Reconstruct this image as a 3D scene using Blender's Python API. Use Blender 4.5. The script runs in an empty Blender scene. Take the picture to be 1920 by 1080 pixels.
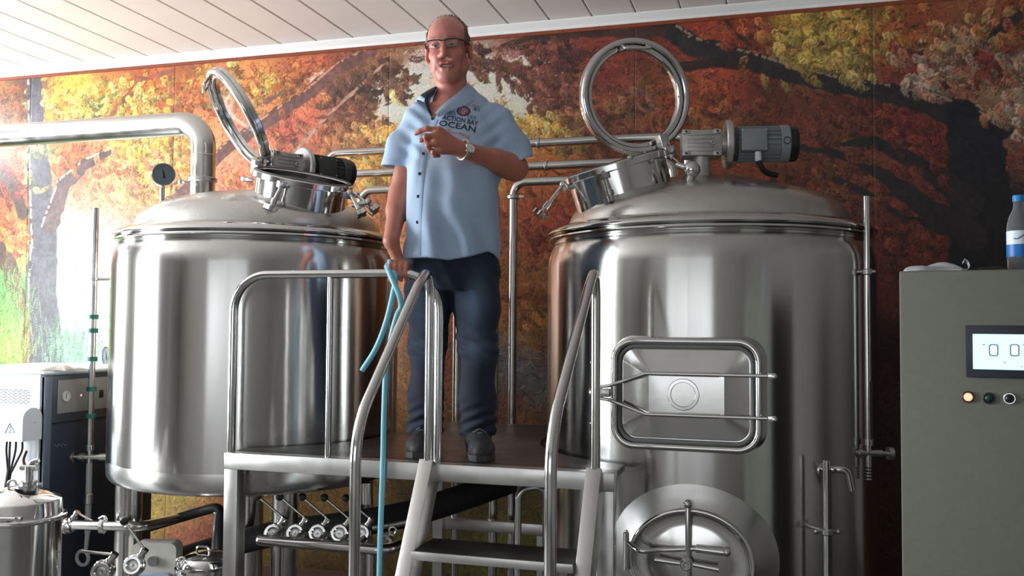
import bpy, bmesh, math, random
import numpy as np
from mathutils import Vector, Matrix
from mathutils.bvhtree import BVHTree

SC = bpy.context.scene
COL = SC.collection
random.seed(7)
RNG = np.random.default_rng(11)

# ------------------------------------------------------------------ camera
FPX, PITCH, ROLL, YAW = 1700.0, 0.0403, 0.0072, 0.2831
EYE = np.array([0.0, 0.0, 1.6])
_F = np.array([-math.sin(YAW) * math.cos(PITCH), math.cos(YAW) * math.cos(PITCH), math.sin(PITCH)])
_R = np.array([math.cos(YAW), math.sin(YAW), 0.0])
_U = np.cross(_R, _F)
CR = math.cos(ROLL) * _R + math.sin(ROLL) * _U
CU = -math.sin(ROLL) * _R + math.cos(ROLL) * _U
cam_data = bpy.data.cameras.new('camera')
cam_data.sensor_width = 36.0
cam_data.lens = FPX / 1920.0 * 36.0
cam_data.clip_start = 0.05
cam = bpy.data.objects.new('camera', cam_data)
COL.objects.link(cam)
M = Matrix.Identity(4)
for i in range(3):
    M[i][0], M[i][1], M[i][2], M[i][3] = CR[i], CU[i], -_F[i], EYE[i]
cam.matrix_world = M
SC.camera = cam

# ------------------------------------------------------------------ light and exposure
SC.view_settings.view_transform = 'Standard'
SC.view_settings.look = 'None'
SC.view_settings.gamma = 1.0
SC.view_settings.use_curve_mapping = False
SC.view_settings.exposure = 0.0
SC.cycles.use_denoising = True
world = bpy.data.worlds.new('daylight_sky')
SC.world = world
world.use_nodes = True
world.node_tree.nodes['Background'].inputs[0].default_value = (0.80, 0.90, 1.0, 1)
world.node_tree.nodes['Background'].inputs[1].default_value = 1.0

XL, XR, YB, YF, ZC = -6.0, 3.4, 5.08, -3.6, 3.365      # room: left, right, mural wall, wall behind the camera, ceiling
WINDOWS_AND_FILLS = [  # wall, along-wall from, to, sill, head, power
    ('left', 3.35, 4.25, 0.95, 2.60, 185.0),
    ('left', 4.05, 4.85, 2.75, 3.25, 110.0),  # added high opening, unseen, brightens the ceiling at the left
    ('left', 0.45, 2.15, 0.70, 2.95, 410.0),
    ('left', -1.52, -1.36, 0.60, 2.8, 62.0),
    ('front', -3.2, 0.8, 0.8, 2.7, 24.0),  # added unseen opening: broad dim fill mirrored in the tank fronts
]

def area_light(name, loc, direction, sx, sy, power, color):
    ld = bpy.data.lights.new(name, 'AREA')
    ld.shape = 'RECTANGLE'; ld.size = sx; ld.size_y = sy
    ld.energy = power; ld.color = color
    o = bpy.data.objects.new(name, ld)
    COL.objects.link(o)
    o.location = loc
    o.rotation_euler = Vector(direction).to_track_quat('-Z', 'Y').to_euler()
    return o

for n, (w, a, b, z0, z1, pw) in enumerate(WINDOWS_AND_FILLS):
    mid, zz = (a + b) / 2, (z0 + z1) / 2
    if w == 'left':
        area_light('window_daylight', (XL - 0.12, mid, zz), (1, 0, 0), b - a, z1 - z0, pw, (0.93, 0.97, 1.0))
    else:
        area_light('window_daylight', (mid, YF - 0.12, zz), (0, 1, 0), b - a, z1 - z0, pw, (1.0, 0.97, 0.93))  # lamp of the added fill opening behind the camera

# ------------------------------------------------------------------ helpers
def ray(px, py):
    d = _F + (px - 960.0) / FPX * CR - (py - 540.0) / FPX * CU
    return d
def at(px, py, Y):
    d = ray(px, py); return EYE + d * (Y / d[1])
def atd(px, py, depth):
    return EYE + ray(px, py) * depth
def atz(px, py, z):
    d = ray(px, py); return EYE + d * ((z - EYE[2]) / d[2])
def atx(px, py, X):
    d = ray(px, py); return EYE + d * (X / d[0])
def oncyl(px, py, c, r):
    d = ray(px, py)
    a = d[0] ** 2 + d[1] ** 2
    b = -2 * (d[0] * c[0] + d[1] * c[1])
    q = c[0] ** 2 + c[1] ** 2 - r * r
    t = (-b - math.sqrt(max(b * b - 4 * a * q, 0))) / (2 * a)
    p = EYE + d * t
    n = np.array([p[0] - c[0], p[1] - c[1], 0]); n /= np.linalg.norm(n)
    return p, n
def unit(v):
    v = np.asarray(v, float); return v / np.linalg.norm(v)
def frame(n, up=(0, 0, 1)):
    """columns: x, y, n"""
    n = unit(n); up = np.asarray(up, float)
    x = np.cross(up, n)
    if np.linalg.norm(x) < 1e-4: x = np.cross((0, 1, 0), n)
    x = unit(x); y = np.cross(n, x)
    return np.array([x, y, n]).T
HR = unit([CR[0], CR[1], 0])            # horizontal, to the right in the view
HC = np.array([HR[1], -HR[0], 0])       # horizontal, towards the viewer
UP = np.array([0, 0, 1.0])

def srgb(r, g, b):
    f = lambda c: (c / 12.92 if c <= .04045 else ((c + .055) / 1.055) ** 2.4)
    return tuple(f(v / 255.0) for v in (r, g, b))

class MB:
    def __init__(s): s.v = []; s.f = []
    def add(s, v, f):
        o = len(s.v); s.v += [tuple(map(float, p)) for p in v]; s.f += [tuple(i + o for i in q) for q in f]; return s
    def box(s, c, size, rot=None, bevel=0.0):
        c = np.asarray(c, float); h = np.asarray(size, float) / 2
        R = np.eye(3) if rot is None else rot
        if bevel <= 0:
            v = [c + R @ (np.array([x, y, z]) * h) for x in (-1, 1) for y in (-1, 1) for z in (-1, 1)]
            return s.add(v, [(0, 1, 3, 2), (4, 6, 7, 5), (0, 4, 5, 1), (2, 3, 7, 6), (0, 2, 6, 4), (1, 5, 7, 3)])
        bm = bmesh.new(); bmesh.ops.create_cube(bm, size=1)
        for q in bm.verts: q.co = Vector([q.co[i] * 2 * h[i] for i in range(3)])
        bmesh.ops.bevel(bm, geom=list(bm.edges), offset=bevel, segments=2, profile=0.5, affect='EDGES')
        bm.verts.index_update()
        v = [c + R @ np.array(q.co) for q in bm.verts]; f = [tuple(x.index for x in q.verts) for q in bm.faces]
        bm.free(); return s.add(v, f)
    def tube(s, pts, r, seg=14, closed=False, caps=True):
        P = np.asarray(pts, float); n = len(P)
        rr = np.full(n, r) if np.isscalar(r) else np.asarray(r, float)
        if closed: T = np.roll(P, -1, 0) - np.roll(P, 1, 0)
        else: T = np.gradient(P, axis=0)
        T /= np.linalg.norm(T, axis=1)[:, None] + 1e-12
        a = np.array([0, 0, 1.0]) if abs(T[0][2]) < .9 else np.array([1.0, 0, 0])
        u = unit(np.cross(T[0], a)); us = [u]
        for i in range(1, n):
            u = us[-1] - T[i] * (us[-1] @ T[i]); us.append(unit(u))
        tw = 0.0
        if closed:
            u = us[-1] - T[0] * (us[-1] @ T[0]); u = unit(u); w = np.cross(T[0], us[0])
            tw = math.atan2(u @ w, u @ us[0])
        v = []
        for i in range(n):
            w = np.cross(T[i], us[i])
            for k in range(seg):
                t = 2 * math.pi * k / seg - (tw * i / n if closed else 0)
                v.append(P[i] + rr[i] * (math.cos(t) * us[i] + math.sin(t) * w))
        f = []
        for i in range(n if closed else n - 1):
            j = (i + 1) % n
            for k in range(seg):
                m = (k + 1) % seg
                f.append((i * seg + k, i * seg + m, j * seg + m, j * seg + k))
        if caps and not closed:
            f.append(tuple(range(seg))[::-1]); f.append(tuple((n - 1) * seg + k for k in range(seg)))
        return s.add(v, f)
    def cyl(s, a, b, r, seg=20, r2=None):
        return s.tube([a, b], [r, r if r2 is None else r2], seg)
    def lathe(s, prof, o=(0, 0, 0), axis=(0, 0, 1), seg=48, up=None):
        R = frame(axis) if up is None else frame(axis, up); o = np.asarray(o, float); v = []; f = []
        n = len(prof)
        for k in range(seg):
            t = 2 * math.pi * k / seg; c, q = math.cos(t), math.sin(t)
            for (r, z) in prof: v.append(o + R @ np.array([r * c, r * q, z]))
        for k in range(seg):
            m = (k + 1) % seg
            for i in range(n - 1):
                f.append((k * n + i, m * n + i, m * n + i + 1, k * n + i + 1))
        return s.add(v, f)
    def ring(s, o, axis, ro, ri, h, seg=48, up=None, bev=0.004):
        b = min(bev, h / 3, (ro - ri) / 3)
        return s.lathe([(ri, b), (ri, h - b), (ri + b, h), (ro - b, h), (ro, h - b), (ro, b), (ro - b, 0), (ri + b, 0), (ri, b)], o, axis, seg, up)
    def disc(s, o, axis, r, h, seg=32, bev=0.0):
        b = bev
        if b > 0: return s.lathe([(0, 0), (r - b, 0), (r, b), (r, h - b), (r - b, h), (0, h)], o, axis, seg)
        return s.lathe([(0, 0), (r, 0), (r, h), (0, h)], o, axis, seg)
    def ball(s, c, r, seg=16, scale=(1, 1, 1), rot=None):
        n = seg // 2; c = np.asarray(c, float); R = np.eye(3) if rot is None else rot
        v = [c + R @ (np.array([0, 0, r]) * scale)]
        for i in range(1, n):
            a = math.pi * i / n
            for k in range(seg):
                t = 2 * math.pi * k / seg
                v.append(c + R @ (r * np.array([math.sin(a) * math.cos(t), math.sin(a) * math.sin(t), math.cos(a)]) * np.asarray(scale)))
        v.append(c + R @ (np.array([0, 0, -r]) * scale)); f = []
        for k in range(seg):
            m = (k + 1) % seg
            f.append((0, 1 + k, 1 + m)); L = len(v) - 1; b = 1 + (n - 2) * seg
            f.append((L, b + m, b + k))
            for i in range(n - 2):
                a = 1 + i * seg
                f.append((a + k, a + seg + k, a + seg + m, a + m))
        return s.add(v, f)
    def prism(s, poly, o, R, h):
        """2-D outline in the x-y of R at o, extruded by h along its third axis"""
        o = np.asarray(o, float); n = len(poly)
        v = [o + R @ np.array([x, y, 0]) for x, y in poly] + [o + R @ np.array([x, y, h]) for x, y in poly]
        f = [tuple(range(n))[::-1], tuple(range(n, 2 * n))] + [(i, (i + 1) % n, n + (i + 1) % n, n + i) for i in range(n)]
        return s.add(v, f)
    def build(s, name, mat, parent=None, sharp=40, smooth=True):
        me = bpy.data.meshes.new(name)
        v = np.array(s.v); c = (v.min(0) + v.max(0)) / 2
        me.from_pydata((v - c).tolist(), [], s.f); me.update()
        bm = bmesh.new(); bm.from_mesh(me); bmesh.ops.recalc_face_normals(bm, faces=bm.faces); bm.to_mesh(me); bm.free()
        return finish(name, me, mat, parent, c, sharp, smooth)

WLOC = {}
def finish(name, me, mat, parent, c, sharp=40, smooth=True):
    if smooth:
        me.polygons.foreach_set('use_smooth', np.ones(len(me.polygons), bool))
        if sharp: me.set_sharp_from_angle(angle=math.radians(sharp))
    if mat is not None: me.materials.append(mat)
    o = bpy.data.objects.new(name, me); COL.objects.link(o)
    c = np.asarray(c, float)
    if parent is not None:
        o.parent = parent; o.location = Vector(c - WLOC[parent.name])
    else: o.location = Vector(c)
    WLOC[o.name] = c
    return o
def tag(o, label=None, cat=None, group=None, kind=None):
    if label: o['label'] = label
    if cat: o['category'] = cat
    if group: o['group'] = group
    if kind: o['kind'] = kind
    return o
def thing(name, label, cat, loc, group=None):
    o = bpy.data.objects.new(name, None); COL.objects.link(o)
    o.empty_display_size = 0.1
    o.location = Vector(np.asarray(loc, float)); WLOC[o.name] = np.asarray(loc, float)
    return tag(o, label, cat, group)
def fillet(pts, rad, n=8):
    P = [np.asarray(p, float) for p in pts]; out = [P[0]]
    for i in range(1, len(P) - 1):
        r = rad[i - 1] if hasattr(rad, '__len__') else rad
        a = P[i - 1] - P[i]; b = P[i + 1] - P[i]; la, lb = np.linalg.norm(a), np.linalg.norm(b)
        a, b = a / la, b / lb
        th = math.acos(max(-1, min(1, a @ b)))
        if th > math.pi - .02: out.append(P[i]); continue
        d = min(r / math.tan(th / 2), la * .49, lb * .49); r2 = d * math.tan(th / 2)
        bis = unit(a + b); c = P[i] + bis * (r2 / math.sin(th / 2))
        s0 = P[i] + a * d - c; s1 = P[i] + b * d - c
        ang = math.acos(max(-1, min(1, (s0 @ s1) / (r2 * r2))))
        for k in range(n + 1):
            t = k / n
            out.append(c + (math.sin((1 - t) * ang) * s0 + math.sin(t * ang) * s1) / math.sin(ang))
    out.append(P[-1]); return out
def spline(pts, n=8):
    P = [np.asarray(p, float) for p in pts]; P = [2 * P[0] - P[1]] + P + [2 * P[-1] - P[-2]]; out = []
    for i in range(1, len(P) - 2):
        for k in range(n):
            t = k / n
            out.append(.5 * (2 * P[i] + (P[i + 1] - P[i - 1]) * t + (2 * P[i - 1] - 5 * P[i] + 4 * P[i + 1] - P[i + 2]) * t * t + (3 * P[i] - P[i - 1] - 3 * P[i + 1] + P[i + 2]) * t ** 3))
    out.append(P[-2]); return out
def rrect(w, h, r, n=8):
    out = []
    for cx, cy, a0 in ((w / 2 - r, h / 2 - r, 0), (-w / 2 + r, h / 2 - r, 90), (-w / 2 + r, -h / 2 + r, 180), (w / 2 - r, -h / 2 + r, 270)):
        for k in range(n + 1):
            a = math.radians(a0 + 90 * k / n); out.append((cx + r * math.cos(a), cy + r * math.sin(a)))
    return out

# ------------------------------------------------------------------ materials
MATS = {}
def mat(name, color, rough=.5, metal=0.0, noise=None, bump=None, aniso=0.0, spec=.5, emit=None, estr=0.0, trans=0.0, ior=1.45, alpha=1.0, coat=0.0, tangent=None, rnoise=None):
    m = bpy.data.materials.new(name); m.use_nodes = True
    nt = m.node_tree; b = nt.nodes['Principled BSDF']
    c = (*color, 1)
    b.inputs['Base Color'].default_value = c
    b.inputs['Roughness'].default_value = rough
    b.inputs['Metallic'].default_value = metal
    b.inputs['Specular IOR Level'].default_value = spec
    b.inputs['IOR'].default_value = ior
    b.inputs['Transmission Weight'].default_value = trans
    b.inputs['Alpha'].default_value = alpha
    b.inputs['Coat Weight'].default_value = coat
    if emit: b.inputs['Emission Color'].default_value = (*emit, 1); b.inputs['Emission Strength'].default_value = estr
    if aniso:
        b.inputs['Anisotropic'].default_value = aniso
        b.inputs['Anisotropic Rotation'].default_value = .25
        tg = nt.nodes.new('ShaderNodeTangent'); tg.direction_type = 'RADIAL'; tg.axis = tangent or 'Z'
        nt.links.new(tg.outputs[0], b.inputs['Tangent'])
    tc = nt.nodes.new('ShaderNodeTexCoord')
    def nz(scale, det=4, vec=(1, 1, 1)):
        mp = nt.nodes.new('ShaderNodeMapping'); mp.inputs['Scale'].default_value = vec
        nt.links.new(tc.outputs['Object'], mp.inputs[0])
        t = nt.nodes.new('ShaderNodeTexNoise'); t.inputs['Scale'].default_value = scale; t.inputs['Detail'].default_value = det
        nt.links.new(mp.outputs[0], t.inputs[0]); return t
    if noise:   # (scale, amount, stretch)
        t = nz(noise[0], 5, noise[2] if len(noise) > 2 else (1, 1, 1))
        mr = nt.nodes.new('ShaderNodeMapRange'); mr.inputs[3].default_value = 1 - noise[1]; mr.inputs[4].default_value = 1 + noise[1]
        mr.inputs[1].default_value = .3; mr.inputs[2].default_value = .7
        nt.links.new(t.outputs[0], mr.inputs[0])
        mx = nt.nodes.new('ShaderNodeVectorMath'); mx.operation = 'SCALE'; mx.inputs[0].default_value = color
        nt.links.new(mr.outputs[0], mx.inputs['Scale']); nt.links.new(mx.outputs[0], b.inputs['Base Color'])
    if rnoise:
        t = nz(rnoise[0], 4, rnoise[2] if len(rnoise) > 2 else (1, 1, 1))
        mr = nt.nodes.new('ShaderNodeMapRange'); mr.inputs[3].default_value = max(rough - rnoise[1], .02); mr.inputs[4].default_value = rough + rnoise[1]
        mr.inputs[1].default_value = .3; mr.inputs[2].default_value = .7
        nt.links.new(t.outputs[0], mr.inputs[0]); nt.links.new(mr.outputs[0], b.inputs['Roughness'])
    if bump:    # (scale, strength, stretch)
        t = nz(bump[0], 3, bump[2] if len(bump) > 2 else (1, 1, 1))
        bp = nt.nodes.new('ShaderNodeBump'); bp.inputs['Strength'].default_value = bump[1]; bp.inputs['Distance'].default_value = .01
        nt.links.new(t.outputs[0], bp.inputs['Height']); nt.links.new(bp.outputs[0], b.inputs['Normal'])
    MATS[name] = m; return m

tank_steel = mat('brushed_tank_steel', (.58, .575, .56), .19, 1.0, noise=(9, .05, (1, 1, .08)), aniso=.85, rnoise=(14, .035, (1, 1, .06)))
dome_steel = mat('satin_dome_steel', (.57, .56, .54), .28, 1.0, noise=(5, .05), rnoise=(8, .04))
pol_steel = mat('polished_steel', (.62, .62, .61), .12, 1.0, rnoise=(20, .03))
pipe_steel = mat('pipe_steel', (.58, .57, .55), .2, 1.0, rnoise=(15, .05))
sat_steel = mat('satin_steel', (.56, .555, .54), .36, 1.0, noise=(12, .06), rnoise=(10, .06))
cast_steel = mat('cast_steel', (.50, .50, .49), .3, 1.0, rnoise=(30, .08))
deck_steel = mat('deck_plate_steel', (.16, .16, .16), .38, 1.0, noise=(6, .15), rnoise=(5, .1))
mirror_steel = mat('mirror_steel', (.66, .66, .65), .07, 1.0, bump=(6, .06))
cover_steel = mat('pressed_cover_steel', (.60, .595, .58), .16, 1.0, bump=(7, .05), rnoise=(10, .04))
black_rubber = mat('black_rubber', (.012, .012, .013), .5, noise=(20, .2))
black_plastic = mat('black_plastic', (.015, .015, .016), .3)
dark_void = mat('dark_insulation_foam', (.010, .010, .011), .8, noise=(30, .3))
glass = mat('clear_glass', (.95, .97, .97), .03, trans=1.0, ior=1.05, spec=.5)
white_paint = mat('white_paint', (.78, .79, .80), .4, bump=(60, .02))
plaster = mat('white_plaster', (.72, .70, .67), .8, bump=(40, .1))
floor_mat = mat('grey_floor', (.13, .125, .12), .45, noise=(4, .15))
ceil_mat = mat('ceiling_pvc_panel', (.74, .70, .67), .33, noise=(2.5, .05), spec=.5)
cornice_mat = mat('white_cornice', (.80, .79, .78), .4, bump=(50, .03))
brown_mat = mat('brown_edge_strip', srgb(128, 62, 38), .5, noise=(20, .2))

# ------------------------------------------------------------------ room shell
def slab(name, lo, hi, m, parent=None, kind='structure'):
    lo, hi = np.array(lo, float), np.array(hi, float)
    o = MB().box((lo + hi) / 2, hi - lo).build(name, m, parent, smooth=False)
    if kind and parent is None: o['kind'] = kind
    return o
slab('floor', (XL - .2, YF - .2, -.1), (XR + .2, YB + .2, 0), floor_mat)
dull_wall = mat('dull_grey_plaster', (.26, .25, .24), .8, bump=(40, .1))
slab('wall_right', (XR, YF - .2, 0), (XR + .2, YB + .2, ZC + .05), dull_wall)
def wall_with_openings(name, side, wins, m):
    mb = MB()
    lo, hi = (YF - .2, YB + .2) if side == 'left' else (XL, XR)
    def put(a, b, z0, z1):
        if side == 'left': mb.box((XL - .1, (a + b) / 2, (z0 + z1) / 2), (.2, b - a, z1 - z0))
        else: mb.box(((a + b) / 2, YF - .1, (z0 + z1) / 2), (b - a, .2, z1 - z0))
    cur = lo
    for a, b, z0, z1 in sorted(wins):
        put(cur, a, 0, ZC + .05); put(a, b, 0, z0); put(a, b, z1, ZC + .05); cur = b
    put(cur, hi, 0, ZC + .05)
    tag(mb.build(name, m, smooth=False), kind='structure')
wall_with_openings('wall_left', 'left', [w[1:5] for w in WINDOWS_AND_FILLS if w[0] == 'left'], dull_wall)
wall_with_openings('wall_front', 'front', [w[1:5] for w in WINDOWS_AND_FILLS if w[0] == 'front'], mat('grey_white_plaster', (.50, .49, .47), .8, bump=(40, .1)))
for n, (w, a, b, z0, z1, pw) in enumerate(WINDOWS_AND_FILLS):
    mb = MB(); t = .05; mid = (a + b) / 2
    for (u0, u1, q0, q1) in ((a, a + t, z0, z1), (b - t, b, z0, z1), (a, b, z0, z0 + t), (a, b, z1 - t, z1), (mid - t / 2, mid + t / 2, z0, z1)):
        if w == 'left': mb.box((XL - .05, (u0 + u1) / 2, (q0 + q1) / 2), (.06, u1 - u0, q1 - q0))
        else: mb.box(((u0 + u1) / 2, YF - .05, (q0 + q1) / 2), (u1 - u0, .06, q1 - q0))
    tag(mb.build('window_%d' % (n + 1), white_paint, smooth=False), kind='structure')  # the added fill openings get frames as well

# ceiling: a backing slab with one object for each panel
ceiling = slab('ceiling', (XL - .2, YF - .2, ZC + .012), (XR + .2, YB + .2, ZC + .12), mat('ceiling_groove', (.42, .39, .37), .7))
pw_ = .25; x = XL
base = MB()
hw = pw_ / 2 - .0022
base.prism([(-hw, .012), (-hw, .004), (-hw + .006, 0), (hw - .006, 0), (hw, .004), (hw, .012)], (0, 0, 0), np.array([[1, 0, 0], [0, 0, 1], [0, 1, 0]]).T, 1.0)
first = None; k = 0
panel_me = None
while x < XR - .01:
    if panel_me is None:
        v = np.array([(p[0], p[1], p[2]) for p in base.v])
        ys = v[:, 1]; v[:, 1] = np.where(np.abs(ys - ys.min()) < 1e-6, YF, YB)
        panel_me = bpy.data.meshes.new('panel'); panel_me.from_pydata(v.tolist(), [], base.f)
        bm = bmesh.new(); bm.from_mesh(panel_me); bmesh.ops.recalc_face_normals(bm, faces=bm.faces); bm.to_mesh(panel_me); bm.free()
        panel_me.materials.append(ceil_mat)
    o = bpy.data.objects.new('panel', panel_me); COL.objects.link(o); o.parent = ceiling
    o.location = Vector(np.array([x + pw_ / 2, 0, ZC]) - WLOC[ceiling.name]); x += pw_
# cornice and the brown strip under it
Rcor = np.array([[0, -1, 0], [0, 0, 1], [1, 0, 0]]).T   # x->-Y, y->Z, extrude along X
prof = [(0, 0), (.006, 0), (.010, .006), (.012, .016), (.022, .028), (.036, .038), (.042, .046), (.042, .052), (0, .052)]
tag(MB().prism(prof, (XL, YB, ZC - .052), Rcor, XR - XL).build('trim_1', cornice_mat, sharp=25), kind='structure')
tag(MB().box(((XL + XR) / 2, YB - .006, ZC - .062), (XR - XL, .012, .02)).build('trim_2', brown_mat, smooth=False), kind='structure')

# ------------------------------------------------------------------ mural wall: printed autumn-forest wallpaper in vertical strips
MX0, MX1, MZ0, MZ1, STEP = -5.75, 2.35, .06, ZC - .055, .0062
NW, NH = int((MX1 - MX0) / STEP), int((MZ1 - MZ0) / STEP)
def paint_mural():
    gx = MX0 + (np.arange(NW) + .5) * STEP; gz = MZ0 + (np.arange(NH) + .5) * STEP
    def m(px, py):
        p = at(px, py, YB); return p[0], p[2]
    # broad colour areas (place on the print, colour, reach in metres)
    areas = [
        (20, 220, (150, 88, 45), .35), (120, 190, (226, 160, 58), .30), (200, 205, (216, 128, 56), .28), (60, 175, (70, 60, 66), .2), (300, 180, (196, 96, 48), .3),
        (390, 170, (206, 120, 62), .3), (20, 330, (150, 66, 44), .25), (30, 420, (214, 120, 58), .25), (150, 300, (232, 120, 74), .3), (250, 300, (238, 178, 86), .3),
        (330, 290, (240, 168, 86), .25), (200, 370, (232, 138, 98), .3), (160, 470, (238, 214, 170), .35), (150, 580, (222, 226, 216), .35), (15, 580, (84, 150, 70), .25),  # pale spots right of the trunk put daylight glare into the print
        (20, 660, (132, 180, 70), .22), (130, 670, (150, 190, 190), .3), (440, 220, (212, 118, 80), .3), (520, 150, (206, 112, 60), .3), (560, 260, (196, 96, 66), .3),
        (480, 330, (214, 120, 84), .3), (620, 200, (186, 92, 62), .25), (690, 150, (150, 90, 66), .2), (740, 180, (206, 196, 176), .16), (700, 200, (190, 130, 90), .2),
        (740, 250, (222, 168, 62), .22), (680, 310, (226, 174, 66), .25), (720, 390, (208, 118, 58), .3), (640, 270, (206, 128, 70), .25), (900, 120, (176, 150, 128), .16),
        (960, 150, (196, 190, 176), .16), (930, 185, (170, 120, 90), .16), (1000, 110, (128, 72, 58), .25), (1040, 200, (140, 84, 60), .22), (990, 230, (206, 160, 62), .22), (950, 300, (206, 150, 56), .25),
        (1000, 320, (190, 110, 52), .25), (1000, 420, (168, 74, 44), .28), (980, 540, (166, 98, 44), .3), (1000, 610, (140, 84, 46), .25), (960, 690, (92, 94, 100), .22), (900, 780, (122, 74, 40), .3),
        (1060, 290, (166, 94, 50), .25), (1150, 130, (122, 52, 36), .3), (1180, 240, (136, 74, 50), .28), (1260, 180, (156, 74, 42), .25), (1340, 110, (150, 60, 34), .25),
        (1350, 230, (164, 78, 42), .28), (1440, 200, (120, 54, 36), .28), (1530, 80, (190, 140, 50), .22), (1630, 80, (176, 120, 48), .25), (1700, 60, (160, 74, 44), .25), (1780, 110, (150, 96, 70), .25),
        (1860, 60, (140, 70, 46), .3), (1890, 160, (150, 110, 80), .25), (1560, 250, (110, 52, 38), .3), (1660, 230, (118, 48, 40), .3), (1500, 330, (130, 66, 42), .28),
        (1620, 330, (134, 64, 42), .28), (1720, 330, (128, 50, 42), .28), (1620, 430, (112, 46, 38), .3), (1720, 440, (130, 56, 40), .3), (1900, 260, (140, 80, 60), .25),
        (1850, 400, (40, 36, 42), .25), (1900, 440, (70, 44, 40), .2), (300, 950, (150, 130, 46), .3), (330, 1010, (124, 62, 36), .3), (560, 960, (126, 92, 40), .3), (620, 1060, (96, 70, 36), .3),
        (880, 960, (92, 76, 38), .3), (900, 1050, (86, 82, 34), .3), (1660, 800, (60, 36, 32), .4), (1660, 1000, (70, 40, 30), .4),  # last two: shade of the gap beside the cabinet, put into the print
    ]
    X, Z = np.meshgrid(gx, gz, indexing='ij')
    acc = np.zeros((NW, NH, 3), np.float32); wt = np.full((NW, NH), 1e-9, np.float32)
    Xs, Zs = X[::4, ::4], Z[::4, ::4]
    a4 = np.zeros(Xs.shape + (3,)); w4 = np.full(Xs.shape, 1e-9)
    for px, py, c, r in areas:
        x, z = m(px, py); d = ((Xs - x) ** 2 + (Zs - z) ** 2) / (r * r)
        w = np.exp(-2.2 * d) + .004 / (1 + d * d)
        a4 += w[..., None] * np.array(c); w4 += w
    small = a4 / w4[..., None]
    img = np.repeat(np.repeat(small, 4, 0), 4, 1)[:NW, :NH].astype(np.float32)
    if img.shape[0] < NW or img.shape[1] < NH:
        img = np.pad(img, ((0, NW - img.shape[0]), (0, NH - img.shape[1]), (0, 0)), mode='edge')
    def vnoise(cell, seed):
        g = np.random.default_rng(seed).random((int(NW / cell) + 3, int(NH / cell) + 3))
        u = np.arange(NW) / cell; v = np.arange(NH) / cell
        i, j = u.astype(int), v.astype(int); fu = (u - i); fv = (v - j)
        fu = (fu * fu * (3 - 2 * fu))[:, None]; fv = (fv * fv * (3 - 2 * fv))[None, :]
        return (g[i][:, j] * (1 - fu) + g[i + 1][:, j] * fu) * (1 - fv) + (g[i][:, j + 1] * (1 - fu) + g[i + 1][:, j + 1] * fu) * fv
    nz = .5 * vnoise(46, 1) + .3 * vnoise(20, 2) + .2 * vnoise(8, 3)
    img *= (.70 + .58 * nz)[..., None]
    img[..., 1] *= (.86 + .28 * vnoise(30, 5)); 
    base = img.copy()
    def dab(P, C):
        """P: strokes x samples x 2 in grid units, C: strokes x 3"""
        i = P[..., 0].astype(int); j = P[..., 1].astype(int)
        ok = (i >= 0) & (i < NW) & (j >= 0) & (j < NH)
        Cc = np.repeat(C[:, None, :], P.shape[1], 1)
        img[i[ok], j[ok]] = .18 * img[i[ok], j[ok]] + .82 * Cc[ok]
    def strokes(x, z, ang, length, bend, C, T=9):
        t = np.linspace(0, 1, T)[None, :]
        a = ang[:, None] + bend[:, None] * t
        L = length[:, None] / T
        dx = np.cumsum(np.cos(a) * L, 1); dz = np.cumsum(np.sin(a) * L, 1)
        P = np.stack([(x[:, None] + dx - MX0) / STEP, (z[:, None] + dz - MZ0) / STEP], -1)
        dab(P, C)
    rg = np.random.default_rng(5)
    def field(n, zlo, zhi, bright, lmin, lmax, a0, spread):
        x = rg.uniform(MX0, MX1, n); z = rg.uniform(zlo, zhi, n)
        i = np.clip(((x - MX0) / STEP).astype(int), 0, NW - 1); j = np.clip(((z - MZ0) / STEP).astype(int), 0, NH - 1)
        b = rg.uniform(bright[0], bright[1], n)[:, None] * np.array([1, 1, 1]) * (1 + rg.normal(0, .05, (n, 3)))
        C = np.clip(base[i, j] * b, 12, 250)
        strokes(x, z, a0 + rg.normal(0, spread, n), rg.uniform(lmin, lmax, n), rg.normal(0, .9, n), C)
    field(26000, MZ0, MZ1, (.45, .9), .03, .09, -1.2, .9)
    field(26000, MZ0, MZ1, (.8, 1.35), .02, .07, -1.0, .9)
    # boughs and trunks
    def bough(pts, w, col, edge=None):
        P = np.array([m(*p) for p in pts]); W = np.asarray(w, float) * .5
        col = np.array(col, float)
        for k in range(len(P) - 1):
            a, b = P[k], P[k + 1]; wm = max(W[k], W[k + 1])
            i0, i1 = int((min(a[0], b[0]) - wm - MX0) / STEP) - 1, int((max(a[0], b[0]) + wm - MX0) / STEP) + 2
            j0, j1 = int((min(a[1], b[1]) - wm - MZ0) / STEP) - 1, int((max(a[1], b[1]) + wm - MZ0) / STEP) + 2
            i0, j0 = max(i0, 0), max(j0, 0); i1, j1 = min(i1, NW), min(j1, NH)
            if i1 <= i0 or j1 <= j0: continue
            xx, zz = X[i0:i1, j0:j1], Z[i0:i1, j0:j1]
            d = b - a; t = np.clip(((xx - a[0]) * d[0] + (zz - a[1]) * d[1]) / (d @ d + 1e-9), 0, 1)
            dist = np.hypot(xx - a[0] - t * d[0], zz - a[1] - t * d[1]) + (nzf[i0:i1, j0:j1] - .5) * .02
            ww = W[k] + (W[k + 1] - W[k]) * t
            msk = np.clip((ww - dist) / .006 + .5, 0, 1)[..., None]
            tex = (.75 + .5 * nzf2[i0:i1, j0:j1])[..., None]
            img[i0:i1, j0:j1] = img[i0:i1, j0:j1] * (1 - msk) + msk * col * tex
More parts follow.
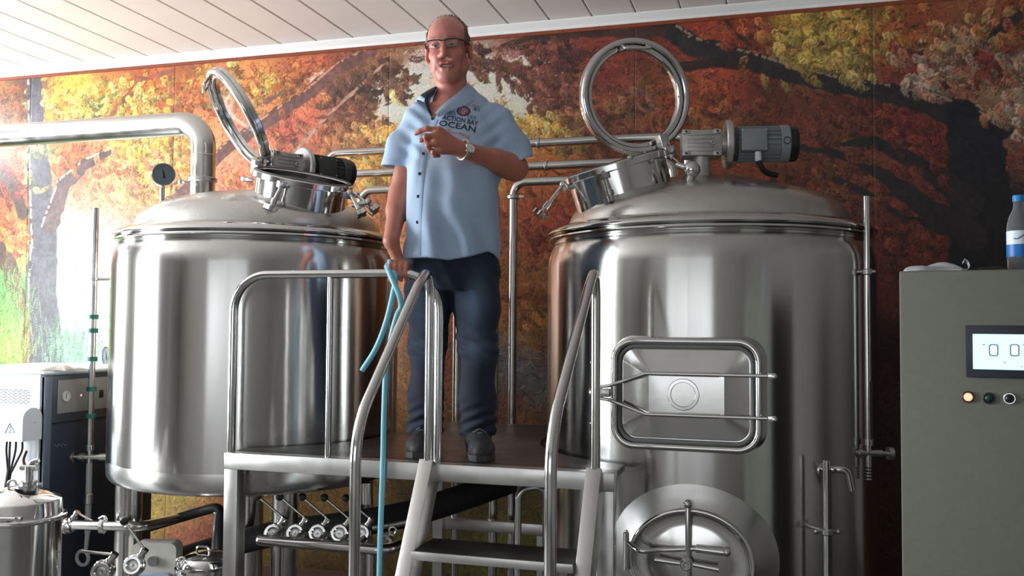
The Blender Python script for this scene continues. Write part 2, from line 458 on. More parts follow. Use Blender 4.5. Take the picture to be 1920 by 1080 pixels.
            if edge is not None:
                side = ((xx - a[0]) * d[1] - (zz - a[1]) * d[0]) / (np.hypot(*d) + 1e-9)
                e = (np.abs(side + ww * .8) < .007) & (dist < ww) & (nzf2[i0:i1, j0:j1] > .42)
                img[i0:i1, j0:j1][e] = edge
    nzf = vnoise(7, 8); nzf2 = .6 * vnoise(3, 9) + .4 * vnoise(10, 10)
    def paint_boughs():
        dk = (46, 40, 42)
        bough([(85, 700), (78, 560), (82, 440), (75, 330), (68, 230), (65, 150)], [.36, .27, .24, .20, .14, .12], (84, 80, 88), (200, 170, 140))
        bough([(95, 420), (120, 345), (165, 305), (205, 285)], [.15, .12, .08, .05], (92, 72, 70), (236, 190, 150))
        bough([(45, 400), (20, 340), (0, 325)], [.1, .07, .06], (82, 60, 54))
        bough([(35, 560), (20, 500), (0, 470)], [.14, .14, .12], (96, 70, 60))
        bough([(45, 690), (50, 600), (30, 520)], [.1, .08, .06], (128, 92, 66))
        bough([(300, 400), (370, 335), (430, 275), (520, 215), (580, 175), (640, 125), (700, 95)], [.10, .10, .09, .09, .08, .09, .07], (118, 74, 66), (206, 140, 110))
        bough([(500, 190), (560, 160), (580, 130)], [.03, .02, .012], (130, 80, 66))
        bough([(540, 300), (600, 230), (660, 175), (720, 120)], [.025, .02, .02, .012], (190, 140, 116))
        bough([(600, 220), (680, 212), (740, 190)], [.018, .014, .008], (110, 66, 54))
        bough([(190, 240), (260, 150), (330, 130)], [.03, .03, .02], (150, 84, 60))
        bough([(320, 145), (326, 240), (320, 380)], [.02, .016, .016], (150, 88, 56))
        bough([(1240, 45), (1300, 85), (1400, 110), (1480, 135), (1560, 155), (1660, 172), (1740, 190), (1830, 232), (1880, 242)], [.10, .11, .10, .10, .10, .10, .12, .16, .10], dk, (150, 120, 100))
        bough([(1800, 215), (1830, 270), (1840, 380), (1850, 510), (1850, 700)], [.16, .26, .28, .34, .36], (36, 33, 38))
        bough([(1820, 380), (1760, 330), (1690, 290), (1640, 262), (1580, 270)], [.14, .10, .07, .05, .02], dk)
        bough([(1820, 440), (1770, 410), (1700, 360), (1640, 315), (1560, 285), (1500, 275)], [.16, .13, .09, .06, .04, .02], dk)
        bough([(1790, 430), (1700, 410), (1640, 370), (1560, 330)], [.07, .04, .03, .02], dk)
        bough([(1910, 30), (1860, 70), (1820, 110)], [.06, .05, .02], (58, 46, 46))
        bough([(1250, 130), (1330, 118), (1400, 125)], [.05, .05, .03], (60, 38, 34))
        bough([(1330, 0), (1380, 60), (1410, 85)], [.02, .015, .01], (66, 42, 38))
        bough([(900, 100), (1000, 70), (1100, 62), (1240, 60)], [.02, .03, .04, .06], (70, 44, 38))
        bough([(1640, 0), (1560, 60), (1500, 130)], [.02, .015, .008], (80, 56, 40))
    paint_boughs()
    field(7000, MZ0, MZ1, (.8, 1.4), .02, .06, -1.0, .9)
    # pale gaps of sky with leaf fringes
    for px, py, rx, rz in ((742, 185, .12, .10), (700, 165, .08, .04), (790, 150, .10, .16), (885, 130, .10, .06), (960, 150, .16, .08), (1000, 120, .10, .05), (740, 210, .07, .05), (980, 190, .08, .06), (905, 175, .08, .05), (600, 150, .03, .02)):
        x, z = m(px, py); n = 420
        strokes(x + rg.normal(0, rx * .5, n), z + rg.normal(0, rz * .5, n), rg.uniform(0, 6.28, n), rg.uniform(.02, .05, n), rg.normal(0, .5, n), np.array([208, 206, 194]) + rg.normal(0, 9, (n, 3)))
    # fern-like leaf tufts: rows of hooked strokes hanging off arching sprays
    def tuft(px, py, rx, rz, n, cols, lean=-1.2, size=1.0):
        x0, z0 = m(px, py); cols = np.array(cols, float)
        ns = max(3, n // 13)
        for s in range(ns):
            ox, oz = x0 + rg.normal(0, rx * .45), z0 + rg.normal(0, rz * .45)
            a = lean + rg.normal(0, .55); L = rg.uniform(.06, .14) * size
            c = cols[rg.integers(len(cols))]
            k = 26; t = np.repeat(np.linspace(0, 1, k // 2), 2)
            side = np.tile([-1, 1], k // 2)
            bx = ox + np.cos(a + .5 * t) * L * t; bz = oz + np.sin(a + .5 * t) * L * t
            C = np.clip(c * (1.14 - .5 * t[:, None]) * rg.uniform(.78, 1.14) * np.where(rg.random((k, 1)) < .28, .62, 1.0) + rg.normal(0, 9, (k, 3)), 10, 252)
            strokes(bx, bz, a + side * 1.0 + .3 * t, np.full(k, .036 * size) * (1.05 - .6 * t), -side * .9, C, T=8)
    YL, OR, PK = [(244, 190, 74), (226, 150, 54), (246, 208, 110)], [(226, 124, 56), (206, 96, 44), (236, 150, 80)], [(206, 176, 150), (180, 140, 110), (190, 120, 90)]
    tufts = []
    for px, py, rx, rz, n, c in (
        (130, 200, .42, .22, 900, YL), (215, 185, .22, .16, 420, YL), (70, 285, .16, .18, 420, [(214, 206, 120), (160, 170, 90), (230, 190, 100)]), (130, 280, .2, .2, 400, OR), (180, 190, .16, .14, 260, [(190, 190, 96), (150, 150, 80)]),
        (275, 180, .22, .18, 420, YL), (300, 280, .36, .28, 900, YL), (250, 330, .3, .2, 420, [(250, 190, 120), (246, 150, 100)]), (200, 310, .2, .2, 300, [(240, 128, 84), (250, 160, 110)]), (400, 150, .22, .16, 380, YL + OR), (470, 150, .25, .16, 400, YL + OR),
        (350, 180, .15, .2, 300, OR), (540, 150, .2, .16, 260, OR), (560, 250, .3, .22, 420, [(206, 112, 72), (190, 92, 62)]), (460, 330, .25, .2, 320, OR),
        (660, 160, .26, .14, 600, [(112, 70, 54), (130, 84, 62), (92, 60, 50)]), (700, 130, .22, .12, 420, [(104, 66, 52), (122, 78, 58)]), (640, 210, .2, .12, 420, [(150, 84, 58), (176, 106, 70)]), (650, 260, .2, .16, 380, [(200, 122, 70), (222, 158, 84)]),
        (740, 160, .1, .08, 160, [(120, 74, 56), (150, 100, 72)]), (750, 270, .16, .18, 300, YL), (690, 320, .25, .14, 300, YL), (710, 400, .2, .2, 260, OR),
        (900, 100, .2, .1, 320, [(118, 70, 52), (142, 86, 62)]), (1020, 100, .25, .12, 600, [(104, 54, 46), (128, 66, 52), (84, 50, 46)]), (1040, 160, .22, .14, 520, [(116, 62, 50), (140, 76, 56)]), (1050, 220, .18, .14, 360, [(122, 72, 48), (160, 100, 60)]),
        (990, 150, .12, .08, 160, [(140, 80, 60)]), (960, 120, .14, .07, 220, [(132, 74, 56)]), (1000, 230, .14, .12, 240, YL),
        (1060, 250, .14, .1, 160, [(196, 150, 66), (206, 160, 80)]), (1180, 180, .2, .14, 320, [(150, 96, 62), (170, 116, 74), (128, 66, 46)]), (1130, 240, .16, .14, 240, [(150, 90, 56), (120, 60, 44)]),
        (1240, 240, .2, .16, 320, [(158, 84, 52), (134, 62, 42)]), (1290, 180, .2, .14, 320, [(168, 76, 40), (150, 62, 36)]), (1320, 230, .22, .16, 420, [(180, 96, 52), (190, 112, 62)]), (1380, 210, .2, .16, 320, [(160, 84, 50), (130, 66, 44)]),
        (1340, 60, .22, .12, 320, [(170, 70, 36), (190, 90, 46)]), (1430, 80, .15, .14, 260, [(160, 72, 40), (186, 112, 56)]),
        (1530, 60, .2, .14, 700, [(216, 176, 74), (196, 152, 58), (170, 140, 60)]), (1510, 110, .18, .12, 420, [(206, 170, 84), (180, 140, 60)]), (1620, 60, .24, .16, 800, [(206, 150, 56), (190, 128, 50), (214, 172, 80)]), (1600, 115, .14, .1, 300, [(206, 176, 92), (180, 140, 70)]),
        (1680, 60, .2, .14, 420, [(190, 110, 50), (170, 80, 44)]), (1690, 120, .18, .12, 320, [(150, 70, 52), (130, 56, 48)]), (1760, 100, .2, .14, 620, PK), (1730, 150, .14, .1, 300, PK), (1820, 60, .22, .12, 480, [(196, 150, 90), (180, 116, 70)]), (1850, 100, .15, .12, 280, [(150, 60, 50), (130, 54, 50)]),
        (1895, 200, .16, .16, 420, PK), (1890, 120, .12, .1, 220, PK), (1900, 30, .2, .1, 300, [(170, 92, 54)]),
        (1590, 220, .22, .12, 380, [(116, 56, 42), (130, 66, 46)]), (1700, 240, .2, .1, 320, [(140, 56, 46), (120, 46, 44)]), (1600, 310, .2, .12, 380, [(160, 84, 50), (140, 62, 46)]), (1560, 340, .18, .12, 300, [(150, 84, 52), (134, 70, 46)]),
        (1740, 320, .18, .14, 380, [(150, 62, 50), (128, 50, 46)]), (1650, 400, .2, .16, 380, [(140, 62, 46), (116, 50, 42)]), (1720, 450, .22, .14, 420, [(150, 66, 44), (130, 56, 42)]), (1520, 300, .2, .12, 320, [(130, 70, 46)]),
        (990, 420, .2, .2, 320, [(176, 80, 44), (150, 66, 40)]), (990, 560, .2, .2, 280, [(180, 110, 50), (150, 90, 44)]),
        (20, 200, .2, .2, 420, [(166, 92, 46), (140, 70, 40)]), (15, 430, .16, .2, 320, OR), (15, 330, .16, .12, 220, [(150, 56, 44), (130, 60, 44)])):
        tufts.append((px, py, rx, rz, n, c))
    for q in tufts: tuft(*q)
    paint_boughs()
    for q in tufts:
        if np.mean(np.array(q[5])[:, 1]) > 118: tuft(q[0], q[1], q[2] * .9, q[3] * .9, q[4] // 3, q[5])
        else: tuft(q[0], q[1], q[2], q[3], q[4] // 9, q[5])
    # young grass at the foot of the left trunk
    for px, py, rx, rz, c in ((15, 600, .2, .3, (120, 186, 84)), (12, 660, .2, .18, (166, 206, 84)), (130, 660, .2, .14, (110, 170, 120))):
        x, z = m(px, py); n = 500
        strokes(x + rg.normal(0, rx * .5, n), z + rg.normal(0, rz * .5, n), 1.57 + rg.normal(0, .12, n), rg.uniform(.05, .16, n), rg.normal(0, .2, n), np.clip(np.array(c) * rg.uniform(.6, 1.25, (n, 1)), 0, 250))
    lum = img @ np.array([.3, .55, .15], np.float32)
    img = lum[..., None] + (img - lum[..., None]) * .84
    return img
tag(MB().box(((XL + XR) / 2, YB - .008, .045), (XR - XL, .016, .09)).build('baseboard_back', mat('brown_baseboard', srgb(84, 56, 42), .5, noise=(15, .2)), smooth=False), kind='structure')
mural_img = paint_mural()
mural_lin = np.clip(mural_img / 255.0, 0, 1)
mural_lin = np.where(mural_lin <= .04045, mural_lin / 12.92, ((mural_lin + .055) / 1.055) ** 2.4).astype(np.float32)

mural_mat = bpy.data.materials.new('printed_mural_wallpaper'); mural_mat.use_nodes = True
nt = mural_mat.node_tree; pb = nt.nodes['Principled BSDF']
vc = nt.nodes.new('ShaderNodeVertexColor'); vc.layer_name = 'print'
nt.links.new(vc.outputs[0], pb.inputs['Base Color'])
tcn = nt.nodes.new('ShaderNodeTexCoord'); nzn = nt.nodes.new('ShaderNodeTexNoise'); nzn.inputs['Scale'].default_value = 85; nzn.inputs['Detail'].default_value = 5
nt.links.new(tcn.outputs['Object'], nzn.inputs[0])
bpn = nt.nodes.new('ShaderNodeBump'); bpn.inputs['Strength'].default_value = .35; bpn.inputs['Distance'].default_value = .004
nt.links.new(nzn.outputs[0], bpn.inputs['Height']); nt.links.new(bpn.outputs[0], pb.inputs['Normal'])
pb.inputs['Roughness'].default_value = .42; pb.inputs['Specular IOR Level'].default_value = .36

wall_back = slab('wall_back', (XL - .2, YB, 0), (XR + .2, YB + .2, ZC + .05), plaster)
seams = [MX0] + [at(p, 300, YB)[0] for p in (55, 325, 728, 1190, 1638)] + [MX1]
for a, b in zip(seams[:-1], seams[1:]):
    i0, i1 = int(round((a - MX0) / STEP)), min(int(round((b - MX0) / STEP)) + 1, NW)
    sub = mural_lin[i0:i1]; nw = i1 - i0
    xs = MX0 + np.arange(i0, i1) * STEP; xs[0] += .0006; xs[-1] -= .0006
    zs = MZ0 + np.arange(NH) * STEP
    # a row and column folded back to the wall give the strip its thickness
    ys = np.full((nw, NH), YB - .004); ys[0, :] = ys[-1, :] = YB - .002; ys[:, 0] = ys[:, -1] = YB - .0005
    V = np.stack([np.repeat(xs[:, None], NH, 1), ys, np.repeat(zs[None, :], nw, 0)], -1).reshape(-1, 3)
    idx = np.arange(nw * NH).reshape(nw, NH)
    Fq = np.stack([idx[:-1, :-1], idx[1:, :-1], idx[1:, 1:], idx[:-1, 1:]], -1).reshape(-1, 4)
    c = (V.min(0) + V.max(0)) / 2
    me = bpy.data.meshes.new('mural_strip')
    me.vertices.add(len(V)); me.vertices.foreach_set('co', (V - c).astype(np.float32).ravel())
    me.loops.add(Fq.size); me.loops.foreach_set('vertex_index', Fq.astype(np.int32).ravel())
    me.polygons.add(len(Fq)); me.polygons.foreach_set('loop_start', np.arange(0, Fq.size, 4, dtype=np.int32))
    me.update(calc_edges=True)
    ca = me.color_attributes.new('print', 'FLOAT_COLOR', 'POINT')
    rgba = np.ones((nw * NH, 4), np.float32); rgba[:, :3] = sub.reshape(-1, 3)
    ca.data.foreach_set('color', rgba.ravel())
    finish('mural_strip', me, mural_mat, wall_back, c, sharp=None, smooth=False)

# ------------------------------------------------------------------ the two brewing tanks
LC, RC = np.array([-2.3785, 3.8413]), np.array([-.2851, 3.9698])
LR, RR = .66, .682
def tank_top(root, c, r, dz, dome_z):
    """pressed head with its rolled flange"""
    o = (c[0], c[1], 0); q = r / .66
    d = lambda a, z: (a * q, z + dz)
    MB().lathe([(0, dome_z), (.12 * q, dome_z - .003), d(.20, dome_z - dz - .010), d(.30, 2.195), d(.39, 2.172), d(.46, 2.148), d(.51, 2.124), d(.545, 2.096), d(.562, 2.070), d(.570, 2.046), d(.574, 2.026)], o, seg=96).build('dome', dome_steel, root)
    MB().lathe([d(.550, 2.036), d(.575, 2.031), d(.620, 2.020), d(.648, 2.008), d(.662, 1.996), d(.664, 1.988), d(.655, 1.982), d(.640, 1.980)], o, seg=96).build('flange', pol_steel, root)
    MB().lathe([d(.640, 1.982), d(.652, 1.976), d(.655, 1.968), d(.648, 1.960), d(.634, 1.956)], o, seg=96).build('bead', pol_steel, root)

tankL = thing('brewing_tank', 'stainless steel brewing tank standing left of the man, open hatch lid leaning left', 'tank', (LC[0], LC[1], 0))
tank_top(tankL, LC, LR, 0.0, 2.222)
o = (LC[0], LC[1], 0)
MB().lathe([(.634, 1.957), (.632, 1.948), (.640, 1.936), (.650, 1.915), (.657, 1.885), (.66, 1.85), (.66, 1.6), (.66, 1.3), (.66, .985)], o, seg=128).build('shell', tank_steel, tankL)
MB().lathe([(.66, .985), (.6605, .982), (.6605, .945), (.657, .915), (.645, .898), (.62, .888), (.3, .84), (0, .82)], o, seg=128).build('bottom_cone', mat('satin_band_steel', (.50, .495, .48), .27, 1.0, noise=(9, .05, (1, 1, .08)), aniso=.7), tankL)
for q in (at(240, 1000, 3.48), at(533, 1000, 3.66), (LC[0] - .30, LC[1] + .45, 0), (LC[0] + .35, LC[1] + .42, 0)):
    q = np.array([q[0], q[1], 0])
    mb = MB().cyl(q + (0, 0, .03), q + (0, 0, .90), .058, 24)
    mb.disc(q, UP, .085, .03, 24, .005); mb.build('leg', pipe_steel, tankL)

tankR = thing('brewing_tank', 'larger looking stainless steel brewing tank right of the man with side hatches', 'tank', (RC[0], RC[1], 0))
tank_top(tankR, RC, RR, -.008, 2.232)
o = (RC[0], RC[1], 0); q = RR / .66
MB().lathe([(.634 * q, 1.949), (.632 * q, 1.94), (.640 * q, 1.928), (.650 * q, 1.907), (.657 * q, 1.877), (RR, 1.842), (RR, 1.6), (RR, 1.2), (RR, .8), (RR, .40)], o, seg=128).build('shell', tank_steel, tankR)
MB().lathe([(RR, .40), (RR - .01, .37), (RR - .04, .35), (.3, .30), (0, .28)], o, seg=96).build('bottom_cone', sat_steel, tankR)
for k in range(4):
    a = math.radians(35 + 90 * k); p = np.array([RC[0] + .55 * math.cos(a), RC[1] + .55 * math.sin(a), 0])
    MB().cyl(p, p + (0, 0, .38), .055, 20).disc(p, UP, .08, .03, 20, .005).build('leg', pipe_steel, tankR)

def swing_bolt(root, a, b, name='swing_bolt', r=.0075, knob=.022):
    a, b = np.asarray(a, float), np.asarray(b, float); d = unit(b - a)
    mb = MB().cyl(a, b, r, 12); mb.ball(a, r * 2.1, 12)
    m_ = a + (b - a) * .62; mb.cyl(m_, m_ + (b - a) * .22, r * 1.7, 12)
    o_ = mb.build(name, pol_steel, root)
    R = frame(d); k = MB()
    pts = []
    for i in range(32):
        t = 2 * math.pi * i / 32; rr = knob * (1 + .22 * math.cos(4 * t)); pts.append((rr * math.cos(t), rr * math.sin(t)))
    k.prism(pts, b - d * .006, R, .022)
    k.build('knob', pol_steel, o_)
    return o_

def hatch(root, c, n, r, h, drop, clamps):
    """round hatch neck welded into the dome: open neck, flange, swing clamps"""
    n = unit(n)
    MB().lathe([(r * .97, -drop), (r * .97, h - .03), (r * .97, h), (r * .93, h), (r * .93, -drop * .7)], c, n, 64).build('hatch_neck', pol_steel, root)
    MB().ring(c + n * (h - .022), n, r * 1.06, r * .93, .03, 64).build('hatch_flange', pol_steel, root)
    MB().tube([c + n * (h + .008) + frame(n) @ np.array([r * .98 * math.cos(t), r * .98 * math.sin(t), 0]) for t in np.linspace(0, 2 * math.pi, 48, endpoint=False)], .006, 8, closed=True).build('gasket', mat('grey_gasket', (.12, .12, .12), .6), root)

def lid(root, c, n, r, depth_, hdir, thick=.05):
    n = unit(n); up = np.asarray(hdir, float); up = unit(up - n * (up @ n))
    x = np.cross(up, n)
    prof_ = [(r * .80, thick * .30), (r * .80, thick * .62), (r * .815, thick * .72), (r * .865, thick * .72), (r * .875, thick * .60), (r * .885, thick * .60), (r * .895, thick * .9), (r * .92, thick), (r * .96, thick), (r * .985, thick * .92), (r, thick * .8), (r, thick * .58), (r * .975, thick * .55), (r * .975, thick * .47), (r, thick * .44), (r, .004), (r * .985, 0), (r * .80, 0), (r * .80, thick * .30)]
    l = MB().lathe(prof_, c - n * thick * .5, n, 72).build('hatch_lid', pol_steel, root)
    MB().disc(c - n * thick * .16, n, r * .855, .008, 64).build('lid_glass', glass, l)
    hx = .058; base_ = c + n * thick * .45 + up * r * .86
    pts = fillet([base_ - x * hx, base_ - x * hx + n * .04 - up * .02, base_ + x * hx + n * .04 - up * .02, base_ + x * hx], .012, 5)
    MB().tube(pts, .0075, 10).build('lid_handle', pol_steel, l)
    return l

# left hatch: neck tilts right and towards the viewer, lid thrown open to the left
dL = 4.10
nL = unit(UP + .19 * HR + .22 * HC); cL = atd(566, 357, dL) - nL * .02
hatch(tankL, cL, nL, .212, .075, .10, [])
viewL = unit(atd(440, 222, 4.2) - EYE); tcL = -viewL
aL = unit(np.array(-.417) * CR + .909 * CU)
pL = -.909 * CR - .417 * CU
lid(tankL, atd(446, 222, 4.22), .915 * pL + .40 * tcL, .247, 4.2, aL)
hg = atd(487, 322, 4.20)
MB().box(hg, (.07, .05, .03), frame(nL), .004).box(hg + UP * .03 - HR * .012, (.045, .04, .05), frame(nL), .004).cyl(hg - HC * .04, hg + HC * .04, .010, 12).box(atd(463, 336, 4.2), (.05, .03, .02), frame(nL), .003).build('hatch_hinge', cast_steel, tankL)
swing_bolt(tankL, atd(528, 348, 3.86), atd(508, 388, 3.85), knob=.026)
MB().box(atd(530, 346, 3.875), (.045, .03, .03), frame(nL), .004).build('clamp_lug', cast_steel, tankL)
swing_bolt(tankL, atd(655, 362, 3.98), atd(676, 398, 3.95), knob=.024)
swing_bolt(tankL, atd(668, 365, 4.02), atd(700, 392, 4.0), knob=.024)
MB().box(atd(650, 366, 4.0), (.05, .03, .03), frame(nL), .004).build('clamp_lug', cast_steel, tankL)
MB().cyl(atd(660, 385, 3.98), atd(686, 380, 3.98), .011, 12).ball(atd(690, 378, 3.98), .016, 12).build('clamp_link', cast_steel, tankL)

# right hatch
nR = unit(UP - .30 * HR + .10 * HC); cR = atd(1163, 345, 3.79) - nR * .01
hatch(tankR, cR, nR, .213, .085, .10, [])
viewR = unit(atd(1190, 182, 3.92) - EYE)
lid(tankR, atd(1191, 182, 3.91), .91 * -viewR + .36 * CR + .16 * CU, .25, 3.7, CU * .97 - .08 * CR)
hg = atd(1250, 284, 3.87)
MB().box(hg, (.08, .05, .035), frame(nR), .004).box(atd(1243, 268, 3.89), (.05, .04, .07), frame(nR), .004).cyl(hg - HC * .045, hg + HC * .045, .011, 12).build('hatch_hinge', cast_steel, tankR)
swing_bolt(tankR, atd(1056, 346, 3.77), atd(1014, 400, 3.75), knob=.026)
MB().box(atd(1066, 350, 3.77), (.05, .035, .03), frame(nR), .004).build('clamp_lug', cast_steel, tankR)
swing_bolt(tankR, atd(1133, 330, 3.59), atd(1146, 372, 3.58), knob=.026)
MB().box(atd(1132, 328, 3.60), (.05, .03, .035), frame(nR), .004).build('clamp_lug', cast_steel, tankR)
for _q in ((1182, 296, 3.57), (1222, 300, 3.61)): MB().ball(atd(*_q), .012, 12).build("clamp_rivet", cast_steel, tankR)
swing_bolt(tankR, atd(1258, 295, 3.83), atd(1288, 318, 3.77), knob=.02)

# spray-ball elbow beside the gear motor, and the little overflow bend low on the shell
MB().ball(atd(1297, 318, 3.58), .034, 20).cyl(atd(1297, 318, 3.58), atd(1268, 308, 3.60), .012, 12).cyl(atd(1297, 318, 3.58), atd(1290, 350, 3.57), .016, 14).build('spray_head', pol_steel, tankR)
p, n = oncyl(1545, 882, RC, RR)
b = p + n * .055; MB().tube(fillet([p - n * .02, b + UP * .012, b + HR * .035 + UP * .012 + n * .01, b + HR * .05 - UP * .06 + n * .01], .03, 8), .0135, 14).build('overflow_bend', pipe_steel, tankR)
MB().disc(p - n * .004, n, .03, .008, 20, .002).build('overflow_collar', pipe_steel, tankR)

# rectangular side hatch: welded frame, dished cover, clamp bars, star grip
hp, hn = oncyl(1287, 738, RC, RR)
Rh = frame(hn); hc = hp + hn * .012
W_, H_ = .515, .385
def hpt(x, y, z): return hc + Rh @ np.array([x, y, z])
sh = []
for k, (x, y) in enumerate(rrect(W_ + .05, H_ + .04, .085)): sh.append((x, y))
mb = MB(); nn = len(sh)
outer = []
for (x, y) in sh:
    q_ = hpt(x, y, 0); v = np.array([q_[0] - RC[0], q_[1] - RC[1]]); L = np.linalg.norm(v)
    # skirt foot runs back into the shell
    outer.append(hpt(x, y, -(math.sqrt(max(0, .0)) + max(0, (L - RR)) ) - .045))
inner = [hpt(x, y, .028) for x, y in rrect(W_, H_, .075)]
mb.add(outer + inner, [(i, (i + 1) % nn, nn + (i + 1) % nn, nn + i) for i in range(nn)]); mb.build('hatch_skirt', pol_steel, tankR)
MB().tube([hpt(x, y, .034) for x, y in rrect(W_ - .012, H_ - .012, .072, 10)], .0125, 12, closed=True).build('hatch_frame', pol_steel, tankR)
MB().tube([hpt(x, y, .03) for x, y in rrect(W_ - .05, H_ - .05, .06, 10)], .009, 10, closed=True).build('hatch_gasket', MATS['grey_gasket'], tankR)
r0 = [(x, y, .024) for x, y in rrect(W_ - .06, H_ - .06, .055, 8)]; r1 = [(x, y, .0235) for x, y in rrect(W_ - .075, H_ - .07, .05, 8)]
r2 = [(x * 1.0 + .005, y, .037) for x, y in rrect(.27, .155, .012, 8)]; r3 = [(x + .005, y, .0385) for x, y in rrect(.262, .148, .01, 8)]
nn = len(r0); vv = [hpt(*p) for p in r0 + r1 + r2 + r3]
ff = []
for a in range(3): ff += [(a * nn + i, a * nn + (i + 1) % nn, (a + 1) * nn + (i + 1) % nn, (a + 1) * nn + i) for i in range(nn)]
ff.append(tuple(3 * nn + i for i in range(nn)))
MB().add(vv, ff).build('hatch_cover', cover_steel, tankR, sharp=12)
MB().ring(hpt(-.005, .0, .036), hn, .056, .042, .006, 40).build('cover_boss', pol_steel, tankR)
for s in (1, -1):
    mb = MB().tube(fillet([hpt(-.315, .018 * s, .062), hpt(-.265, .025 * s, .062), hpt(-.135, .072 * s, .056), hpt(.29, .072 * s, .050)], .03, 5), .0065, 10)
    mb.box(hpt(.295, .072 * s, .048), (.03, .022, .026), Rh, .003)
    mb.build('clamp_bar', pol_steel, tankR)
    MB().box(hpt(.0, .072 * s, .047), (.24, .016, .010), Rh, .002).build('clamp_strap', sat_steel, tankR)
    MB().cyl(hpt(.305, .072 * s, .02), hpt(.305, .072 * s, .07), .007, 10).ball(hpt(.305, .072 * s, .07), .010, 10).build('pivot_pin', pol_steel, tankR)
mb = MB().ball(hpt(-.318, 0, .066), .022, 16).box(hpt(-.285, 0, .06), (.05, .03, .028), Rh, .004)
mb.build('star_grip_hub', cast_steel, tankR)
for s in (1, -1):
    MB().tube([hpt(-.318, .015 * s, .07), hpt(-.312, .055 * s, .075), hpt(-.322, .108 * s, .085)], .0075, 10).ball(hpt(-.322, .108 * s, .085), .0085, 10).build('grip_arm', pol_steel, tankR)

# oval manhole low on the shell
op, on = oncyl(1296, 1052, RC, RR)
Ro = frame(on); oc = op + on * .0
def opt(x, y, z): return oc + Ro @ np.array([x, y, z])
A_, B_ = .205, .172
def ell(a, b, z, n=64): return [opt(a * math.cos(t), b * math.sin(t), z) for t in np.linspace(0, 2 * math.pi, n, endpoint=False)]
mb = MB(); rings = []
for a, b, z in ((.30, .27, None), (.262, .232, .006), (.225, .192, .012), (.213, .18, .020)):
    row = []
    for t in np.linspace(0, 2 * math.pi, 64, endpoint=False):
        x, y = a * math.cos(t), b * math.sin(t)
        back = math.sqrt(max(RR * RR - x * x, 0)) - RR
        row.append(opt(x, y, back + .0015 if z is None else back * (1 - (.30 - a) / .1) + z if z < .01 else z))
    rings.append(row)
n_ = 64; vv = sum(rings, []); ff = []
for a in range(len(rings) - 1): ff += [(a * n_ + i, a * n_ + (i + 1) % n_, (a + 1) * n_ + (i + 1) % n_, (a + 1) * n_ + i) for i in range(n_)]
MB().add(vv, ff).build('manhole_pad', sat_steel, tankR)
MB().tube(ell(A_ + .008, B_ + .008, .020), .009, 10, closed=True).build('manhole_rim', pol_steel, tankR)
rows = [ell(A_, B_, .018), ell(A_ * .93, B_ * .92, .010), ell(A_ * .7, B_ * .7, .016), ell(A_ * .4, B_ * .4, .026), ell(A_ * .1, B_ * .1, .029)]
vv = sum(rows, []) + [opt(0, 0, .029)]; ff = []
for a in range(len(rows) - 1): ff += [(a * n_ + i, a * n_ + (i + 1) % n_, (a + 1) * n_ + (i + 1) % n_, (a + 1) * n_ + i) for i in range(n_)]
ff += [(4 * n_ + i, 4 * n_ + (i + 1) % n_, 5 * n_) for i in range(n_)]
MB().add(vv, ff).build('manhole_cover', cover_steel, tankR)
MB().tube([opt(-.008, .205, .045), opt(-.006, .10, .062), opt(-.004, -.21, .05)], .0085, 12).ball(opt(-.008, .207, .045), .016, 12).build('yoke_bar', pol_steel, tankR)
MB().tube(spline([opt(-.215, .055, .04), opt(-.17, .04, .075), opt(-.10, .045, .06), opt(.02, .055, .045)], 6), .0085, 12).build('hinge_arm', pol_steel, tankR)
MB().cyl(opt(-.225, -.04, .035), opt(-.225, .09, .035), .011, 14).ball(opt(-.225, .095, .035), .007, 8).build('hinge_pin', pol_steel, tankR)
MB().cyl(opt(.02, .055, .045), opt(.115, .05, .045), .013, 14).ball(opt(.125, .05, .045), .014, 12).build('hinge_boss', pol_steel, tankR)
mb = MB(); mb.prism([(.024 * math.cos(t), .024 * math.sin(t)) for t in np.linspace(0, 2 * math.pi, 6, endpoint=False)], opt(-.01, .005, .05), Ro, .028); mb.ring(opt(-.01, .005, .076), on, .02, .008, .012, 24)
mb.build('centre_nut', cast_steel, tankR)
for s in (1, -1): MB().cyl(opt(-.01 + .02 * s, .005, .064), opt(-.01 + .11 * s, .005 - (.01 if s > 0 else -.006), .066), .0085, 12).build('nut_arm', pol_steel, tankR)

# ------------------------------------------------------------------ things on and beside the tanks
def stub(p, d, r, l, m=None): return MB().cyl(p, np.asarray(p) + unit(d) * l, r, 20)
# big vapour pipe
bp = at(380, 366, 4.0); X0, Y0 = bp[0], 4.0
zt = at(340, 233, 4.0)[2]
vp = thing('vapour_pipe', 'wide steel vapour pipe bending from the left tank top towards the left', 'pipe', (X0, Y0, 2.10))
MB().tube(fillet([(X0, Y0, 2.10), (X0, Y0, zt), (XL + .02, Y0, zt)], .13, 12), .061, 32).build('pipe_run', pipe_steel, vp)
for z in (at(380, 292, 4.0)[2],): MB().tube([(X0 + .062 * math.cos(t), Y0 + .062 * math.sin(t), z) for t in np.linspace(0, 6.283, 32, endpoint=False)], .003, 6, closed=True).build('weld_seam', sat_steel, vp)
zc = at(380, 338, 4.0)[2]
cl = MB().ring((X0, Y0, zc - .012), UP, .071, .058, .024, 40).build('pipe_clamp', cast_steel, vp)
wp = atd(355, 341, 4.55)
MB().cyl(wp, wp - HR * .03, .006, 8).ball(wp - HR * .045, .013, 10).box(wp - HR * .03, (.03, .012, .012), frame(HC), .002).build('wing_nut', cast_steel, cl)

